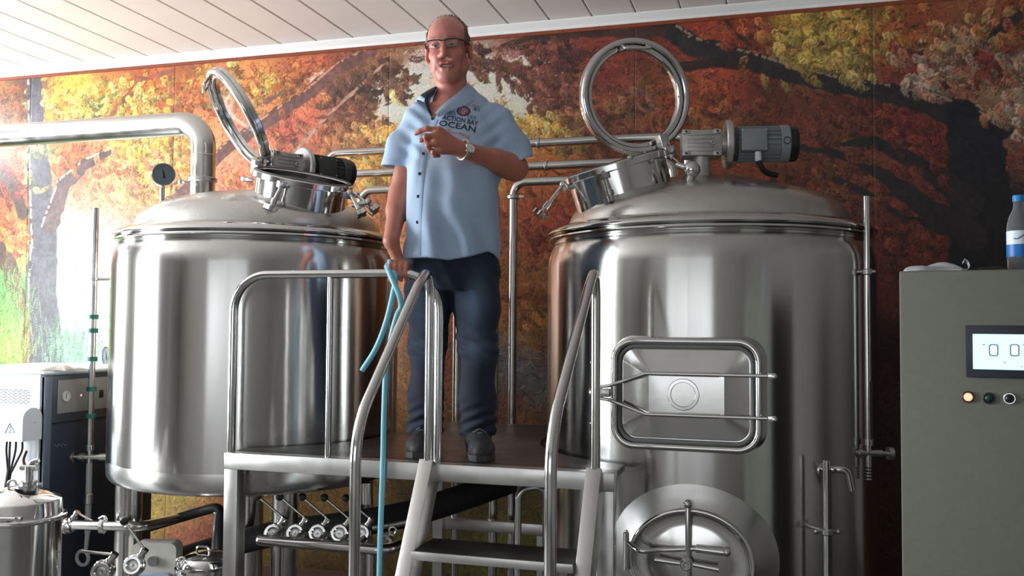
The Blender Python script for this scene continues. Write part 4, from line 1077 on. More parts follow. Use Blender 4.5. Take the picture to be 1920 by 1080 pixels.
sc = [atx(101 + 2.4 * k, 836 - 2.5 * math.sin(k * 1.9) - k * .25, xf + .003) for k in range(11)]
MB().tube(spline(sc, 3), .0016, 5).build('script_mark', gen_edge, gen)
# louvre slots (too small to pick apart)
mb = MB()
for r_ in range(9):
    for c_ in range(7):
        px = 2 + c_ * 9.2 - (4 if r_ % 2 else 0); py = 730 + r_ * 3.0 + .05 * px
        if px < -8 or px > 56: continue
        mb.box(at(px, py, gcy - .0005), (.017, .003, .0026))
o = mb.build('louvre_slots', mat('slot_shadow_grey', srgb(70, 76, 80), .7), gen, smooth=False); o['kind'] = 'stuff'
# connection box with hood, warning triangle, cables
jx1 = at(79, 800, gcy)[0]; jy0 = gcy - .115; jz1 = at(60, 764, gcy - .05)[2]; jz0 = at(46, 829, jy0)[2]; jx0 = jx1 - .135
side = [(0, jz0), (0, jz1 - .05)] + [(.0575 - .0575 * math.cos(t), jz1 - .05 + .05 * math.sin(t)) for t in np.linspace(0, math.pi, 12)][1:-1] + [(.115, jz1 - .05), (.115, jz0)]
jb = thing('connection_box', 'grey white electrical connection box with warning triangle on the steam generator', 'box', ((jx0 + jx1) / 2, gcy - .05, jz0))
MB().prism(side, (jx0, jy0 - .0, 0), np.array([[0, 1, 0], [0, 0, 1], [1, 0, 0]]).T, jx1 - jx0).build('hood', mat('grey_white_plastic', srgb(200, 206, 210), .5), jb)
tri = [at(px, py, jy0 - .0015) for px, py in ((9, 812), (27, 811), (18, 794))]
MB().tube([tri[0], tri[1], tri[2]], .0013, 6, closed=True).tube([at(20, 799, jy0 - .0015), at(17, 805, jy0 - .0015), at(20, 805, jy0 - .0015), at(17, 811, jy0 - .0015)], .0009, 5).build('warning_triangle', mat('grey_print', srgb(130, 138, 142), .6), jb)
MB().ball(np.array([jx1 + .001, gcy - .045, (jz0 + jz1) / 2 + .01]), .005, 8).build('screw', pol_steel, jb)
cab_ = thing('cable_bundle', 'black cables hanging from the connection box into one thick sleeve', 'cable', at(12, 950, gcy - .06))
for px, tx_ in ((13, 14), (19, 16), (30, 18), (42, 20)):
    MB().tube(spline([at(px, 828, gcy - .06), at(px - 1, 845, gcy - .06), at(tx_ + (px - tx_) * .5, 866, gcy - .06), at(tx_ + 1, 886, gcy - .06)], 6), .0048, 8).build('cable', black_rubber, cab_)
MB().tube(spline([at(18, 880, gcy - .06), at(14, 905, gcy - .06), at(8, 940, gcy - .06), at(2, 980, gcy - .06), at(-2, 1100, gcy - .06)], 6), .012, 12).build('sleeve', black_rubber, cab_)
ct = atd(113, 690, 4.36)
crumple('rag', 'crumpled grey rag lying on top of the steam generator', 'rag', mat('grey_rag', srgb(170, 164, 158), .8, noise=(25, .3)), (ct[0], ct[1] + .02, gcz + .0015), .16, .15, .030, 21)

# ------------------------------------------------------------------ filter canister at the lower left
fd = 3.42; fa = atd(34, 968, fd); fx, fy, fz = fa
fl = thing('filter_canister', 'stainless filter canister with clamped conical lid in the lower left corner', 'canister', (fx, fy, .12))
MB().lathe([(0, .12), (.15, .12), (.152, .14), (.152, fz - .012), (.158, fz - .008)], (fx, fy, 0), seg=56).build('canister_body', mat('canister_steel', (.55, .55, .53), .16, 1.0, aniso=.6, rnoise=(12, .04)), fl)
for k in range(3):
    a = 2.1 * k; MB().cyl((fx + .12 * math.cos(a), fy + .12 * math.sin(a), 0), (fx + .12 * math.cos(a), fy + .12 * math.sin(a), .14), .016, 14).build('leg', pipe_steel, fl)
MB().lathe([(.156, fz + .008), (.152, fz + .014), (.150, fz + .060), (.144, fz + .067), (.10, fz + .092), (.05, fz + .108), (.0, fz + .112)], (fx, fy, 0), seg=56).build('lid', mirror_steel, fl)
cr = MB().tube([(fx + .160 * math.cos(t), fy + .160 * math.sin(t), fz) for t in np.linspace(0, 6.283, 56, endpoint=False)], .0095, 10, closed=True).build('clamp_ring', pol_steel, fl)
ck = atd(20, 973, fd - .165); MB().cyl(ck - HR * .05, ck + HR * .028, .006, 10).box(ck + HR * .03, (.022, .018, .02), frame(HC), .003).build('clamp_bolt', pol_steel, cr)
vx, vy = fx + .045, fy + .0
MB().cyl((vx, vy, fz + .095), (vx, vy, fz + .135), .030, 24).cyl((vx, vy, fz + .112), (vx, vy, fz + .122), .048, 24).cyl((vx, vy, fz + .13), (vx, vy, fz + .19), .016, 18).build('top_port', cast_steel, fl)
MB().tube([np.array([vx, vy, fz + .12]) - HR * .062 + HR * .016 * math.cos(t) + UP * .016 * math.sin(t) for t in np.linspace(0, 6.283, 20, endpoint=False)], .005, 8, closed=True).cyl(np.array([vx, vy, fz + .12]) - HR * .047, np.array([vx, vy, fz + .12]) - HR * .02, .005, 8).build('wing_nut', cast_steel, fl)
vt = np.array([vx, vy, fz + .185])
MB().cyl(vt - HR * .03, vt + HR * .03, .013, 14).tube(spline([vt + UP * .0, vt + UP * .02 + HR * .01, vt + UP * .028 + HR * .035], 4), .009, 10).build('bleed_valve', cast_steel, fl)
MB().tube(spline([vt - HR * .015, vt - HR * .022 + UP * .03, vt - HR * .012 + UP * .062], 5), .005, 8).build('bleed_lever', mat('red_lever_sleeve', srgb(96, 34, 40), .5), fl)

# ------------------------------------------------------------------ lever valves
def lever_valve(label, c, s, lever, group=None, axis=None, ball=True, foot=False):
    """butterfly valve: clamped disc body, neck, lever rod with a black ball"""
    ax = unit(axis if axis is not None else HC + .25 * UP)
    t = thing('lever_valve', label, 'valve', c, group)
    mb = MB()
    mb.ring(c - ax * .028 * s, ax, .040 * s, .024 * s, .018 * s, 32); mb.ring(c - ax * .009 * s, ax, .044 * s, .023 * s, .018 * s, 32); mb.ring(c + ax * .010 * s, ax, .040 * s, .022 * s, .018 * s, 32)
    mb.build('valve_body', pol_steel, t)
    MB().lathe([(0, .0), (.012 * s, .003 * s), (.0225 * s, 0), (.0225 * s, -.004 * s), (0, -.004 * s)], c + ax * .02 * s, ax, 28).build('end_cap', cast_steel, t)
    nk = unit(HR * .55 + UP * .83)
    n0, n1 = c + nk * .036 * s, c + nk * .082 * s
    MB().cyl(n0, n1, .0135 * s, 18).cyl(n0 + nk * .010 * s, n0 + nk * .016 * s, .017 * s, 18).cyl(n1 - nk * .012 * s, n1, .016 * s, 18).build('valve_neck', pol_steel, t)
    lv = unit(lever); e = n1 + lv * .135 * s
    if foot: MB().cyl((c[0], c[1], 0), (c[0], c[1], c[2] - .034 * s), .019 * s, 18).build('stand_pipe', pipe_steel, t)
    l = MB().cyl(n1 - nk * .006 * s, e, .0058 * s, 12).build('lever', pol_steel, t)
    if ball: MB().ball(e + lv * .014 * s, .0185 * s, 20).build('ball_grip', black_plastic, l)
    return t
Ym = 3.44
hzv = at(600, 1022, Ym)[2]
h0, h1 = at(489, 1022, Ym), at(722, 1024, Ym)
hd = thing('manifold_pipe', 'horizontal steel manifold pipe in front of the lever valves under the platform', 'pipe', ((h0[0] + h1[0]) / 2, Ym, hzv))
MB().tube(fillet([(h0[0], Ym, hzv), (h1[0], Ym, hzv), (h1[0] + .035, Ym + .16, hzv)], .05, 6), .0235, 20).ball((h0[0], Ym, hzv), .0235, 20).build('pipe_run', pipe_steel, hd)
for k, px in enumerate((512, 554, 597, 638, 672)):
    x_ = at(px, 1022, Ym)[0]
    MB().cyl((x_, Ym, hzv), (x_, Ym + .075, hzv + .03), .019, 16).build('branch', pipe_steel, hd)
for px in (520, 694):
    x_ = at(px, 1040, Ym)[0]; MB().cyl((x_, Ym, 0), (x_, Ym, hzv - .015), .017, 14).build('support_leg', pipe_steel, hd)
ordn = ['leftmost', 'second from left', 'middle', 'second from right', 'rightmost']
for k, px in enumerate((514, 555, 597, 638, 678)):
    c_ = at(px, 1000, Ym + .07)
    lever_valve('lever valve with black ball grip, %s of five under the platform' % ordn[k], c_, 1.0 - .02 * k, -HR * .80 + UP * .60, 'lever valves in a row on the manifold')
c_ = at(690, 1005, Ym + .03)
tcl = thing('tri_clamp', 'steel clamp ring with wing nut at the right end of the manifold pipe', 'clamp', at(722, 1024, Ym + .1))
cc_ = at(725, 1020, Ym + .08)
MB().ring(cc_ - np.array([.01, .0, 0]), unit([.3, 1, 0]), .04, .024, .02, 28).build('clamp_ring', cast_steel, tcl)
MB().cyl(cc_ + UP * .02, cc_ + UP * .05 + HR * .02, .005, 8).tube([cc_ + UP * .055 + HR * .024 + HR * .014 * math.cos(t) + UP * .016 * math.sin(t) for t in np.linspace(0, 6.283, 16, endpoint=False)], .0045, 8, closed=True).build('wing_nut', cast_steel, tcl)

# valve group in the lower left
Yv = 3.42
lever_valve('lever valve beside the filter canister, its bare lever pointing down right', at(128, 985, Yv), .9, HR * .85 - UP * .5, axis=HR * .8 - HC * .2 + UP * .3, ball=False)
lever_valve('lever valve with black ball grip beside the left leg of the left tank', at(252, 1060, 3.02), .92, -HR * .62 + UP * .78, foot=True)
lever_valve('big lever valve at the bottom edge between canister and tank leg', at(194, 1070, 3.02), 1.0, -HR * .98 + UP * .05, axis=HC, ball=False, foot=True)
tp_ = thing('transfer_pipe', 'short steel transfer pipe crossing in front of the left tank leg', 'pipe', at(200, 985, 3.40))
MB().tube(fillet([at(140, 984, 3.38), at(262, 988, 3.38), at(330, 972, 3.75)], .06, 8), .0215, 18).build('pipe_run', pipe_steel, tp_)
MB().ring(at(188, 986, 3.38), HR, .034, .021, .022, 28).tube(spline([at(186, 972, 3.375), at(196, 968, 3.375), at(200, 980, 3.37), at(194, 1000, 3.37)], 4), .005, 8).build('pipe_clamp', cast_steel, tp_)
rh = thing('rubber_hose', 'black rubber hose rising to the right under the left tank', 'hose', at(265, 990, 3.72))
MB().tube(spline([at(272, 990, 3.72), at(320, 976, 3.78), at(370, 961, 3.84), at(405, 953, 3.86), at(412, 968, 3.86), at(412, 1010, 3.86), at(414, 1200, 3.86)], 8), .024, 16).build('hose_run', black_rubber, rh)
tag(MB().cyl(at(398, 1045, 3.55), at(404, 962, 3.55), .0085, 12).ball(at(404, 962, 3.55), .0088, 10).build('vent_rod', pol_steel), 'thin polished vent rod left of the platform post', 'rod')
ip = thing('insulated_pipe', 'thick black foam insulated pipe running low behind the lever valves', 'pipe', at(600, 1010, 4.0))
MB().tube(spline([at(300, 1062, 4.15), at(400, 1030, 4.10), at(520, 1000, 4.05), at(640, 985, 4.0), at(760, 965, 4.02), at(860, 935, 4.1), at(960, 900, 4.25)], 8), .062, 22).build('foam_sleeve', dark_void, ip)
MB().tube(spline([at(700, 990, 3.75), at(760, 980, 3.74), at(800, 968, 3.74)], 6), .012, 12).build('conduit', cast_steel, ip)
MB().cyl(at(688, 945, 3.7), at(688, 905, 3.7), .024, 18).build('probe', pipe_steel, ip)

# small vessel, pump and low fittings
sv = atd(386, 1062, 3.72)
ves = thing('small_vessel', 'small steel vessel with a domed lid left of the platform post', 'vessel', (sv[0], sv[1], 0))
MB().lathe([(0, .05), (.11, .05), (.115, .07), (.115, sv[2] - .005)], (sv[0], sv[1], 0), seg=48).build('vessel_body', pipe_steel, ves)
MB().lathe([(.122, sv[2] - .006), (.122, sv[2] + .004), (.108, sv[2] + .012), (.104, sv[2] + .028), (.094, sv[2] + .040), (.06, sv[2] + .056), (0, sv[2] + .064)], (sv[0], sv[1], 0), seg=48).build('lid', mirror_steel, ves)
MB().tube(fillet([(sv[0] - .03, sv[1] - .02, sv[2] + .055), (sv[0] - .03, sv[1] - .02, sv[2] + .085), (sv[0] + .03, sv[1] - .02, sv[2] + .085), (sv[0] + .03, sv[1] - .02, sv[2] + .055)], .015, 5), .005, 8).build('lid_handle', pol_steel, ves)
ec = atd(341, 1056, 3.66); MB().tube([ec + HR * .022 * math.cos(t) + UP * .022 * math.sin(t) for t in np.linspace(0, 6.283, 24, endpoint=False)], .0048, 8, closed=True).cyl(ec - UP * .022, ec - UP * .06, .007, 10).build('eye_bolt', pol_steel, ves)
for k in range(3):
    a = 2.1 * k + .4; MB().cyl((sv[0] + .08 * math.cos(a), sv[1] + .08 * math.sin(a), 0), (sv[0] + .08 * math.cos(a), sv[1] + .08 * math.sin(a), .06), .012, 12).build('leg', pipe_steel, ves)
pc = atd(293, 1048, 3.98)
pm = thing('pump', 'pump with a rounded white cover between tank leg and small vessel', 'pump', (pc[0], pc[1], 0))
Rp = frame(HC)
MB().prism(rrect(.195, .15, .03, 6), pc - HC * .05, Rp, .08).build('cover', mat('dull_white_cover', srgb(178, 176, 168), .55, noise=(15, .1)), pm)
MB().prism(rrect(.17, .10, .02, 5), pc - HC * .04 - UP * .10, Rp, .10).build('casing', mat('blue_white_casing', srgb(150, 164, 176), .5), pm)
MB().cyl(pc + HC * .03, pc + HC * .045, .022, 20).build('hub', cast_steel, pm)
MB().box((pc[0], pc[1], (pc[2] - .14) / 2), (.05, .08, pc[2] - .14), None, .004).build('stand', cast_steel, pm)

# low frame and tube seen through the stairs
xb0, xb1 = at(816, 980, 4.62)[0], at(1030, 980, 4.62)[0]; zb = at(880, 981, 4.62)[2]
fb = thing('base_beam', 'dull grey base beam behind the stairs near the wall', 'beam', ((xb0 + xb1) / 2, 4.62, 0))
MB().box(((xb0 + xb1) / 2, 4.60, zb), (xb1 - xb0, .05, .058), None, .003).build('beam', sat_steel, fb)
for x_ in (xb0 + .03, xb1 - .03): MB().box((x_, 4.60, zb / 2 - .015), (.05, .05, zb - .03)).build('foot', sat_steel, fb)
u0 = at(971, 1000, 3.95); u1 = at(1025, 1000, 4.02); zu = at(985, 918, 3.95)[2]
tag(MB().tube(fillet([(u0[0], 3.95, .0), (u0[0], 3.95, zu), (u1[0], 4.0, zu + .01), (u1[0] + .0, 4.02, .0)], .05, 8), .0165, 16).build('bent_tube', pipe_steel), 'steel tube bent over like a hook behind the stairs', 'pipe')

# ------------------------------------------------------------------ the man (one continuous body, clothes as its parts)
class Field:
    """signed distance on a grid, blended primitive by primitive, skinned by surface nets"""
    def __init__(s, lo, hi, h):
        s.lo = np.array(lo, float); s.h = h
        s.n = np.ceil((np.array(hi) - s.lo) / h).astype(int) + 1
        s.f = np.full(s.n, .08, np.float32)
        s.ax = [(s.lo[i] + h * np.arange(s.n[i])).astype(np.float32) for i in range(3)]
    def sub(s, lo, hi, pad):
        sl = []
        for i in range(3):
            a = int(max(0, math.floor((lo[i] - pad - s.lo[i]) / s.h))); b = int(min(s.n[i], math.ceil((hi[i] + pad - s.lo[i]) / s.h) + 1))
            if b <= a: return None, None
            sl.append(slice(a, b))
        sl = tuple(sl)
        X = s.ax[0][sl[0]][:, None, None]; Y = s.ax[1][sl[1]][None, :, None]; Z = s.ax[2][sl[2]][None, None, :]
        return sl, (X, Y, Z)
    def mix(s, sl, d, k, op):
        f = s.f[sl]
        if op == 'add':
            h = np.maximum(k - np.abs(f - d), 0) / k if k > 0 else 0
            s.f[sl] = np.minimum(f, d) - h * h * k * .25
        elif op == 'cut':
            d = -d; h = np.maximum(k - np.abs(f - d), 0) / k if k > 0 else 0
            s.f[sl] = np.maximum(f, d) + h * h * k * .25
    def cap(s, a, b, r1, r2=None, k=.02, op='add', sq=(1, 1, 1)):
        a, b = np.asarray(a, float), np.asarray(b, float); r2 = r1 if r2 is None else r2; R = max(r1, r2)
        sl, G = s.sub(np.minimum(a, b) - R, np.maximum(a, b) + R, .03 + k)
        if sl is None: return s
        d = b - a; dd = float(d @ d) + 1e-12
        t = np.clip(((G[0] - a[0]) * d[0] + (G[1] - a[1]) * d[1] + (G[2] - a[2]) * d[2]) / dd, 0, 1)
        D = np.sqrt(((G[0] - a[0] - t * d[0]) * sq[0]) ** 2 + ((G[1] - a[1] - t * d[1]) * sq[1]) ** 2 + ((G[2] - a[2] - t * d[2]) * sq[2]) ** 2) - (r1 + (r2 - r1) * t)
        s.mix(sl, D.astype(np.float32), k, op); return s
    def chain(s, pts, rs, k=.015, op='add'):
        for i in range(len(pts) - 1): s.cap(pts[i], pts[i + 1], rs[i], rs[i + 1], k, op)
        return s
    def ell(s, c, r, k=.02, op='add', rot=None):
        c = np.asarray(c, float); r = np.asarray(r, float); R = r.max()
        sl, G = s.sub(c - R, c + R, .03 + k)
        if sl is None: return s
        p = [G[i] - c[i] for i in range(3)]
        if rot is not None: p = [rot[0][j] * p[0] + rot[1][j] * p[1] + rot[2][j] * p[2] for j in range(3)]
        k0 = np.sqrt((p[0] / r[0]) ** 2 + (p[1] / r[1]) ** 2 + (p[2] / r[2]) ** 2); k1 = np.sqrt((p[0] / r[0] ** 2) ** 2 + (p[1] / r[1] ** 2) ** 2 + (p[2] / r[2] ** 2) ** 2) + 1e-9
        s.mix(sl, (k0 * (k0 - 1) / k1).astype(np.float32), k, op); return s
    def loft(s, rows, k=.02, op='add', n=2.3):
        """rows of (z, cx, cy, a, b): super-elliptic cross-sections"""
        rows = sorted(rows); z = np.array([q[0] for q in rows]); T = np.array(rows)[:, 1:]
        lo = [(T[:, 0] - T[:, 2]).min(), (T[:, 1] - T[:, 3]).min(), z[0]]; hi = [(T[:, 0] + T[:, 2]).max(), (T[:, 1] + T[:, 3]).max(), z[-1]]
        sl, G = s.sub(lo, hi, .05)
        zz = G[2].ravel(); I = [np.interp(zz, z, T[:, j])[None, None, :] for j in range(4)]
        u = np.abs(G[0] - I[0]) / I[2]; v = np.abs(G[1] - I[1]) / I[3]
        d = ((u ** n + v ** n) ** (1 / n) - 1) * np.minimum(I[2], I[3])
        dz = np.maximum(z[0] - zz, zz - z[-1])[None, None, :]
        s.mix(sl, np.maximum(d, dz).astype(np.float32), k, op); return s
    def half(s, p, n, op='cut'):
        """cut away everything on the side n points to"""
        n = unit(n); p = np.asarray(p)
        d = (s.ax[0][:, None, None] - p[0]) * n[0] + (s.ax[1][None, :, None] - p[1]) * n[1] + (s.ax[2][None, None, :] - p[2]) * n[2]
        s.f = np.maximum(s.f, d).astype(np.float32); return s
    def warp(s, fn):
        m_ = np.abs(s.f) < .03
        i, j, k = np.nonzero(m_)
        s.f[i, j, k] += fn(s.ax[0][i], s.ax[1][j], s.ax[2][k]).astype(np.float32); return s
    def skin(s):
        f = s.f; N = s.n; lin = lambda i, j, k: (i * N[1] + j) * N[2] + k
        pts, cells, quads = [], [], []
        for ax in range(3):
            a = [slice(None)] * 3; b = [slice(None)] * 3; a[ax] = slice(0, -1); b[ax] = slice(1, None)
            fa, fb = f[tuple(a)], f[tuple(b)]
            I = np.array(np.nonzero((fa < 0) != (fb < 0)))
            o1, o2 = (ax + 1) % 3, (ax + 2) % 3
            ok = (I[o1] > 0) & (I[o2] > 0) & (I[o1] < N[o1] - 1) & (I[o2] < N[o2] - 1); I = I[:, ok]
            va, vb = fa[tuple(I)], fb[tuple(I)]; t = va / (va - vb)
            P_ = I.astype(float); P_[ax] += t
            C4 = []
            for d1, d2 in ((0, 0), (-1, 0), (-1, -1), (0, -1)):
                J = I.copy(); J[o1] += d1; J[o2] += d2; C4.append(lin(*J))
            C4 = np.array(C4).T; flip = va > 0
            C4[flip] = C4[flip][:, ::-1]
            quads.append(C4); cells.append(C4 if False else np.array(C4)); pts.append(np.repeat(P_.T[:, None, :], 4, 1))
        Q = np.concatenate(quads); PP = np.concatenate([p.reshape(-1, 3) for p in pts])
        uq, inv = np.unique(Q.ravel(), return_inverse=True)
        cnt = np.bincount(inv, minlength=len(uq)).astype(float)
        V = np.stack([np.bincount(inv, PP[:, j], len(uq)) / cnt for j in range(3)], 1)
        return s.lo + V * s.h, inv.reshape(-1, 4)

vd = unit([*(atd(850, 600, 3.54) - EYE)[:2], 0]); vr = np.array([vd[1], -vd[0], 0])
pw0 = atd(850, 600, 3.54); pw0 = np.array([pw0[0], pw0[1], PZ])
man = thing('person', 'man in light blue short sleeved shirt and jeans standing on the work platform', 'person', pw0)
man.rotation_euler = (0, 0, math.atan2(vr[1], vr[0]))
def to_local(w): d = np.asarray(w) - pw0; return np.array([d @ vr, d @ vd, d[2]])
def person_mesh(name, V, Q, m, color=None, smooth_it=2, parent=None, sharp=None):
    me = bpy.data.meshes.new(name); V = np.asarray(V)
    if smooth_it:
        e = np.concatenate([Q[:, [0, 1]], Q[:, [1, 2]], Q[:, [2, 3]], Q[:, [3, 0]]])
        deg = np.bincount(e[:, 0], minlength=len(V)) + np.bincount(e[:, 1], minlength=len(V))
        for _ in range(smooth_it):
            S = np.stack([np.bincount(e[:, 0], V[e[:, 1], j], len(V)) + np.bincount(e[:, 1], V[e[:, 0], j], len(V)) for j in range(3)], 1)
            V = .5 * V + .5 * S / np.maximum(deg, 1)[:, None]
    c = (V.min(0) + V.max(0)) / 2
    me.vertices.add(len(V)); me.vertices.foreach_set('co', (V - c).astype(np.float32).ravel())
    me.loops.add(Q.size); me.loops.foreach_set('vertex_index', Q.astype(np.int32).ravel())
    me.polygons.add(len(Q)); me.polygons.foreach_set('loop_start', np.arange(0, Q.size, 4, dtype=np.int32))
    me.update(calc_edges=True); me.validate()
    if color is not None:
        ca = me.color_attributes.new('tint', 'FLOAT_COLOR', 'POINT'); rgba = np.ones((len(V), 4), np.float32); rgba[:, :3] = color(V)
        ca.data.foreach_set('color', rgba.ravel())
    me.polygons.foreach_set('use_smooth', np.ones(len(Q), bool)); me.materials.append(m)
    o = bpy.data.objects.new(name, me); COL.objects.link(o)
    par = parent or man; o.parent = par
    o.location = Vector(c if par is man else c - WLOC[par.name]); WLOC[o.name] = c
    return o
def local_part(mb, name, m, parent=None, sharp=40):
    """MB built in the man's own frame"""
    par = parent or man
    keep = WLOC[par.name]
    if par is man: WLOC[par.name] = np.zeros(3)
    o = mb.build(name, m, par, sharp); WLOC[par.name] = keep
    return o
J = lambda px, py, y=0.0: np.array([(px - 850) / 480.0, y, (848 - py) / 480.0])

# head frame: turned a little to the left of the picture, tipped slightly
hyaw, hroll = math.radians(9), math.radians(-3.5)
Rz = np.array([[math.cos(hyaw), math.sin(hyaw), 0], [-math.sin(hyaw), math.cos(hyaw), 0], [0, 0, 1]])
# x right, y back: turning towards picture-left moves the nose (-y) to -x
Rz = np.array([[math.cos(hyaw), math.sin(hyaw), 0], [-math.sin(hyaw), math.cos(hyaw), 0], [0, 0, 1.0]])
Ry = np.array([[math.cos(hroll), 0, math.sin(hroll)], [0, 1, 0], [-math.sin(hroll), 0, math.cos(hroll)]])
hpit = math.radians(9)
Rx = np.array([[1, 0, 0], [0, math.cos(hpit), -math.sin(hpit)], [0, math.sin(hpit), math.cos(hpit)]])   # nose (-y) dips
HM = Ry @ Rz @ Rx
HC0 = np.array([-.032, -.045, 1.580])
hp_ = lambda x, y, z: HC0 + HM @ np.array([x, y, z])
shL, shR = np.array([-.150, .0, 1.292]), np.array([.156, .0, 1.296])
elR, wrR = np.array([.236, -.045, 1.112]), np.array([.024, -.225, 1.148])
elL, wrL = np.array([-.212, .0, 1.01]), np.array([-.236, -.135, .815])

B = Field((-.36, -.34, -.01), (.36, .22, 1.74), .0046)
# torso and legs (mostly under the clothes)
B.loft([(.70, -.005, 0, .150, .10), (.85, -.018, -.012, .168, .125), (1.0, -.012, -.018, .168, .130), (1.12, -.005, -.012, .165, .115), (1.25, -.004, -.002, .165, .105), (1.33, 0, .005, .135, .085), (1.375, 0, .012, .075, .062)], .03)
for s_, hip, kn, an in ((1, J(886, 500), J(895, 650, -.01), J(898, 800, .01)), (-1, J(800, 500), J(802, 650, .03), J(797, 800, .10))):
    B.chain([hip + (0, 0, .02), kn, an], [.085, .050, .034], .02); B.cap(an, an + (0, -.09, -.055), .032, .024)
# neck
B.cap((-.012, .012, 1.36), hp_(0, .03, -.085), .066, .060, .03)
B.cap((-.10, .01, 1.345), (.10, .01, 1.345), .045, .045, .04)
# head
B.ell(hp_(0, .022, .036), (.078, .100, .088), .02, rot=HM)
B.ell(hp_(0, -.012, -.035), (.0625, .082, .094), .03, rot=HM)
B.ell(hp_(0, -.045, .038), (.062, .052, .055), .03, rot=HM)
for s_ in (-1, 1):
    B.cap(hp_(.051 * s_, .015, -.066), hp_(.018 * s_, -.066, -.116), .024, .021, .03)
    B.ell(hp_(.041 * s_, -.066, -.036), (.026, .022, .024), .025, rot=HM)
    B.ell(hp_(.085 * s_, .018, -.014), (.011, .022, .036), .008, rot=HM @ np.array([[math.cos(.35 * s_), -math.sin(.35 * s_), 0], [math.sin(.35 * s_), math.cos(.35 * s_), 0], [0, 0, 1]]))
    B.ell(hp_(.094 * s_, .008, -.010), (.007, .010, .020), .006, 'cut', rot=HM)
    B.cap(hp_(.015 * s_, -.094, .020), hp_(.052 * s_, -.076, .022), .011, .008, .02)
    B.ell(hp_(.031 * s_, -.103, .001), (.019, .014, .011), .014, 'cut', rot=HM)
    B.ell(hp_(.031 * s_, -.085, .004), (.0165, .0125, .0115), .004, rot=HM)
    B.cap(hp_(.028 * s_, -.086, -.046), hp_(.043 * s_, -.070, -.085), .010, .009, .028)
B.ell(hp_(0, -.082, -.113), (.026, .020, .020), .025, rot=HM)
B.cap(hp_(0, -.093, .006), hp_(0, -.121, -.036), .0085, .0125, .018)
for s_ in (-1, 1): B.ell(hp_(.0125 * s_, -.108, -.041), (.0095, .011, .0085), .009, rot=HM)
# smile: lips curve up at the corners, open between
for (x0, z0, x1, z1, r) in ((-.030, -.070, -.012, -.076, .0050), (-.012, -.076, .012, -.076, .0062), (.012, -.076, .030, -.070, .0050)):
    y0 = -.099 + 9.0 * x0 * x0; y1 = -.099 + 9.0 * x1 * x1
    B.cap(hp_(x0, y0, z0 + .006), hp_(x1, y1, z1 + .006), r, r, .008)
for (x0, z0, x1, z1, r) in ((-.026, -.078, -.011, -.089, .0050), (-.011, -.089, .011, -.089, .0066), (.011, -.089, .026, -.078, .0050)):
    y0 = -.096 + 9.0 * x0 * x0; y1 = -.096 + 9.0 * x1 * x1
    B.cap(hp_(x0, y0, z0), hp_(x1, y1, z1), r, r, .008)
B.ell(hp_(0, -.104, -.0785), (.0235, .022, .0042), .004, 'cut', rot=HM)
# arms
B.chain([shL, elL, wrL], [.052, .043, .029], .02); B.cap(elL + (0, -.01, -.03), elL + (wrL - elL) * .35, .042, .042, .02)
B.chain([shR, elR, wrR], [.054, .047, .031], .02); B.cap(elR + (wrR - elR) * .12, elR + (wrR - elR) * .42, .047, .046, .02)
# picture-right hand: loose fist in front of the chest, index finger and thumb reaching left
kn = [J(822, 268, -.268), J(815, 280, -.282), J(817, 293, -.283), J(825, 304, -.272)]
for i, q_ in enumerate(kn): B.cap(wrR + (q_ - wrR) * .12, q_, .020, .0155, .014)
B.chain([kn[0], J(801, 266, -.272), J(788, 270, -.262), J(781, 274, -.254)], [.0118, .0100, .0090, .0078], .005)
B.chain([kn[1], J(799, 282, -.292), J(801, 290, -.258), J(811, 290, -.244)], [.0122, .0106, .0094, .0085], .005)
B.chain([kn[2], J(803, 297, -.290), J(806, 303, -.258), J(816, 302, -.245)], [.0118, .0102, .0090, .0082], .005)
B.chain([kn[3], J(812, 308, -.280), J(814, 312, -.256), J(822, 311, -.246)], [.0105, .0090, .0080, .0074], .005)
B.chain([J(848, 284, -.225), J(822, 276, -.232), J(800, 279, -.240), J(790, 284, -.240)], [.0185, .0135, .0112, .0092], .008)
# picture-left hand: laid over the guard rail
rl_ = to_local((at(738, 512, yr_)[0], yr_, gz))
hb = rl_ + (0.018, .045, .040)
B.cap(wrL, hb, .027, .022, .015)
for i, dx in enumerate((-.030, -.010, .010, .029)):
    k0 = rl_ + (dx + .018, .012, .036); B.cap(hb + (dx * .5, 0, 0), k0, .017, .0125, .010)
    B.chain([k0, rl_ + (dx + .018, -.026, .024), rl_ + (dx + .018, -.030, -.006), rl_ + (dx + .018, -.014, -.026)], [.0115, .0100, .0090, .0080], .004)
B.chain([hb + (.02, .0, -.01), rl_ + (.058, .026, .012), rl_ + (.056, .020, -.018)], [.015, .011, .009], .006)
V, Q = B.skin()
skin_m = bpy.data.materials.new('skin'); skin_m.use_nodes = True
nt = skin_m.node_tree; pb = nt.nodes['Principled BSDF']; vc = nt.nodes.new('ShaderNodeVertexColor'); vc.layer_name = 'tint'
nz_ = nt.nodes.new('ShaderNodeTexNoise'); nz_.inputs['Scale'].default_value = 60; tcn = nt.nodes.new('ShaderNodeTexCoord'); nt.links.new(tcn.outputs['Object'], nz_.inputs[0])
mx_ = nt.nodes.new('ShaderNodeMix'); mx_.data_type = 'RGBA'; mx_.blend_type = 'MULTIPLY'; mx_.inputs[0].default_value = .25
nt.links.new(vc.outputs[0], mx_.inputs[6]); nt.links.new(nz_.outputs[0], mx_.inputs[7]); nt.links.new(mx_.outputs[2], pb.inputs['Base Color'])
pb.inputs['Roughness'].default_value = .48; pb.inputs['Subsurface Weight'].default_value = .06; pb.inputs['Subsurface Radius'].default_value = (.01, .004, .002)
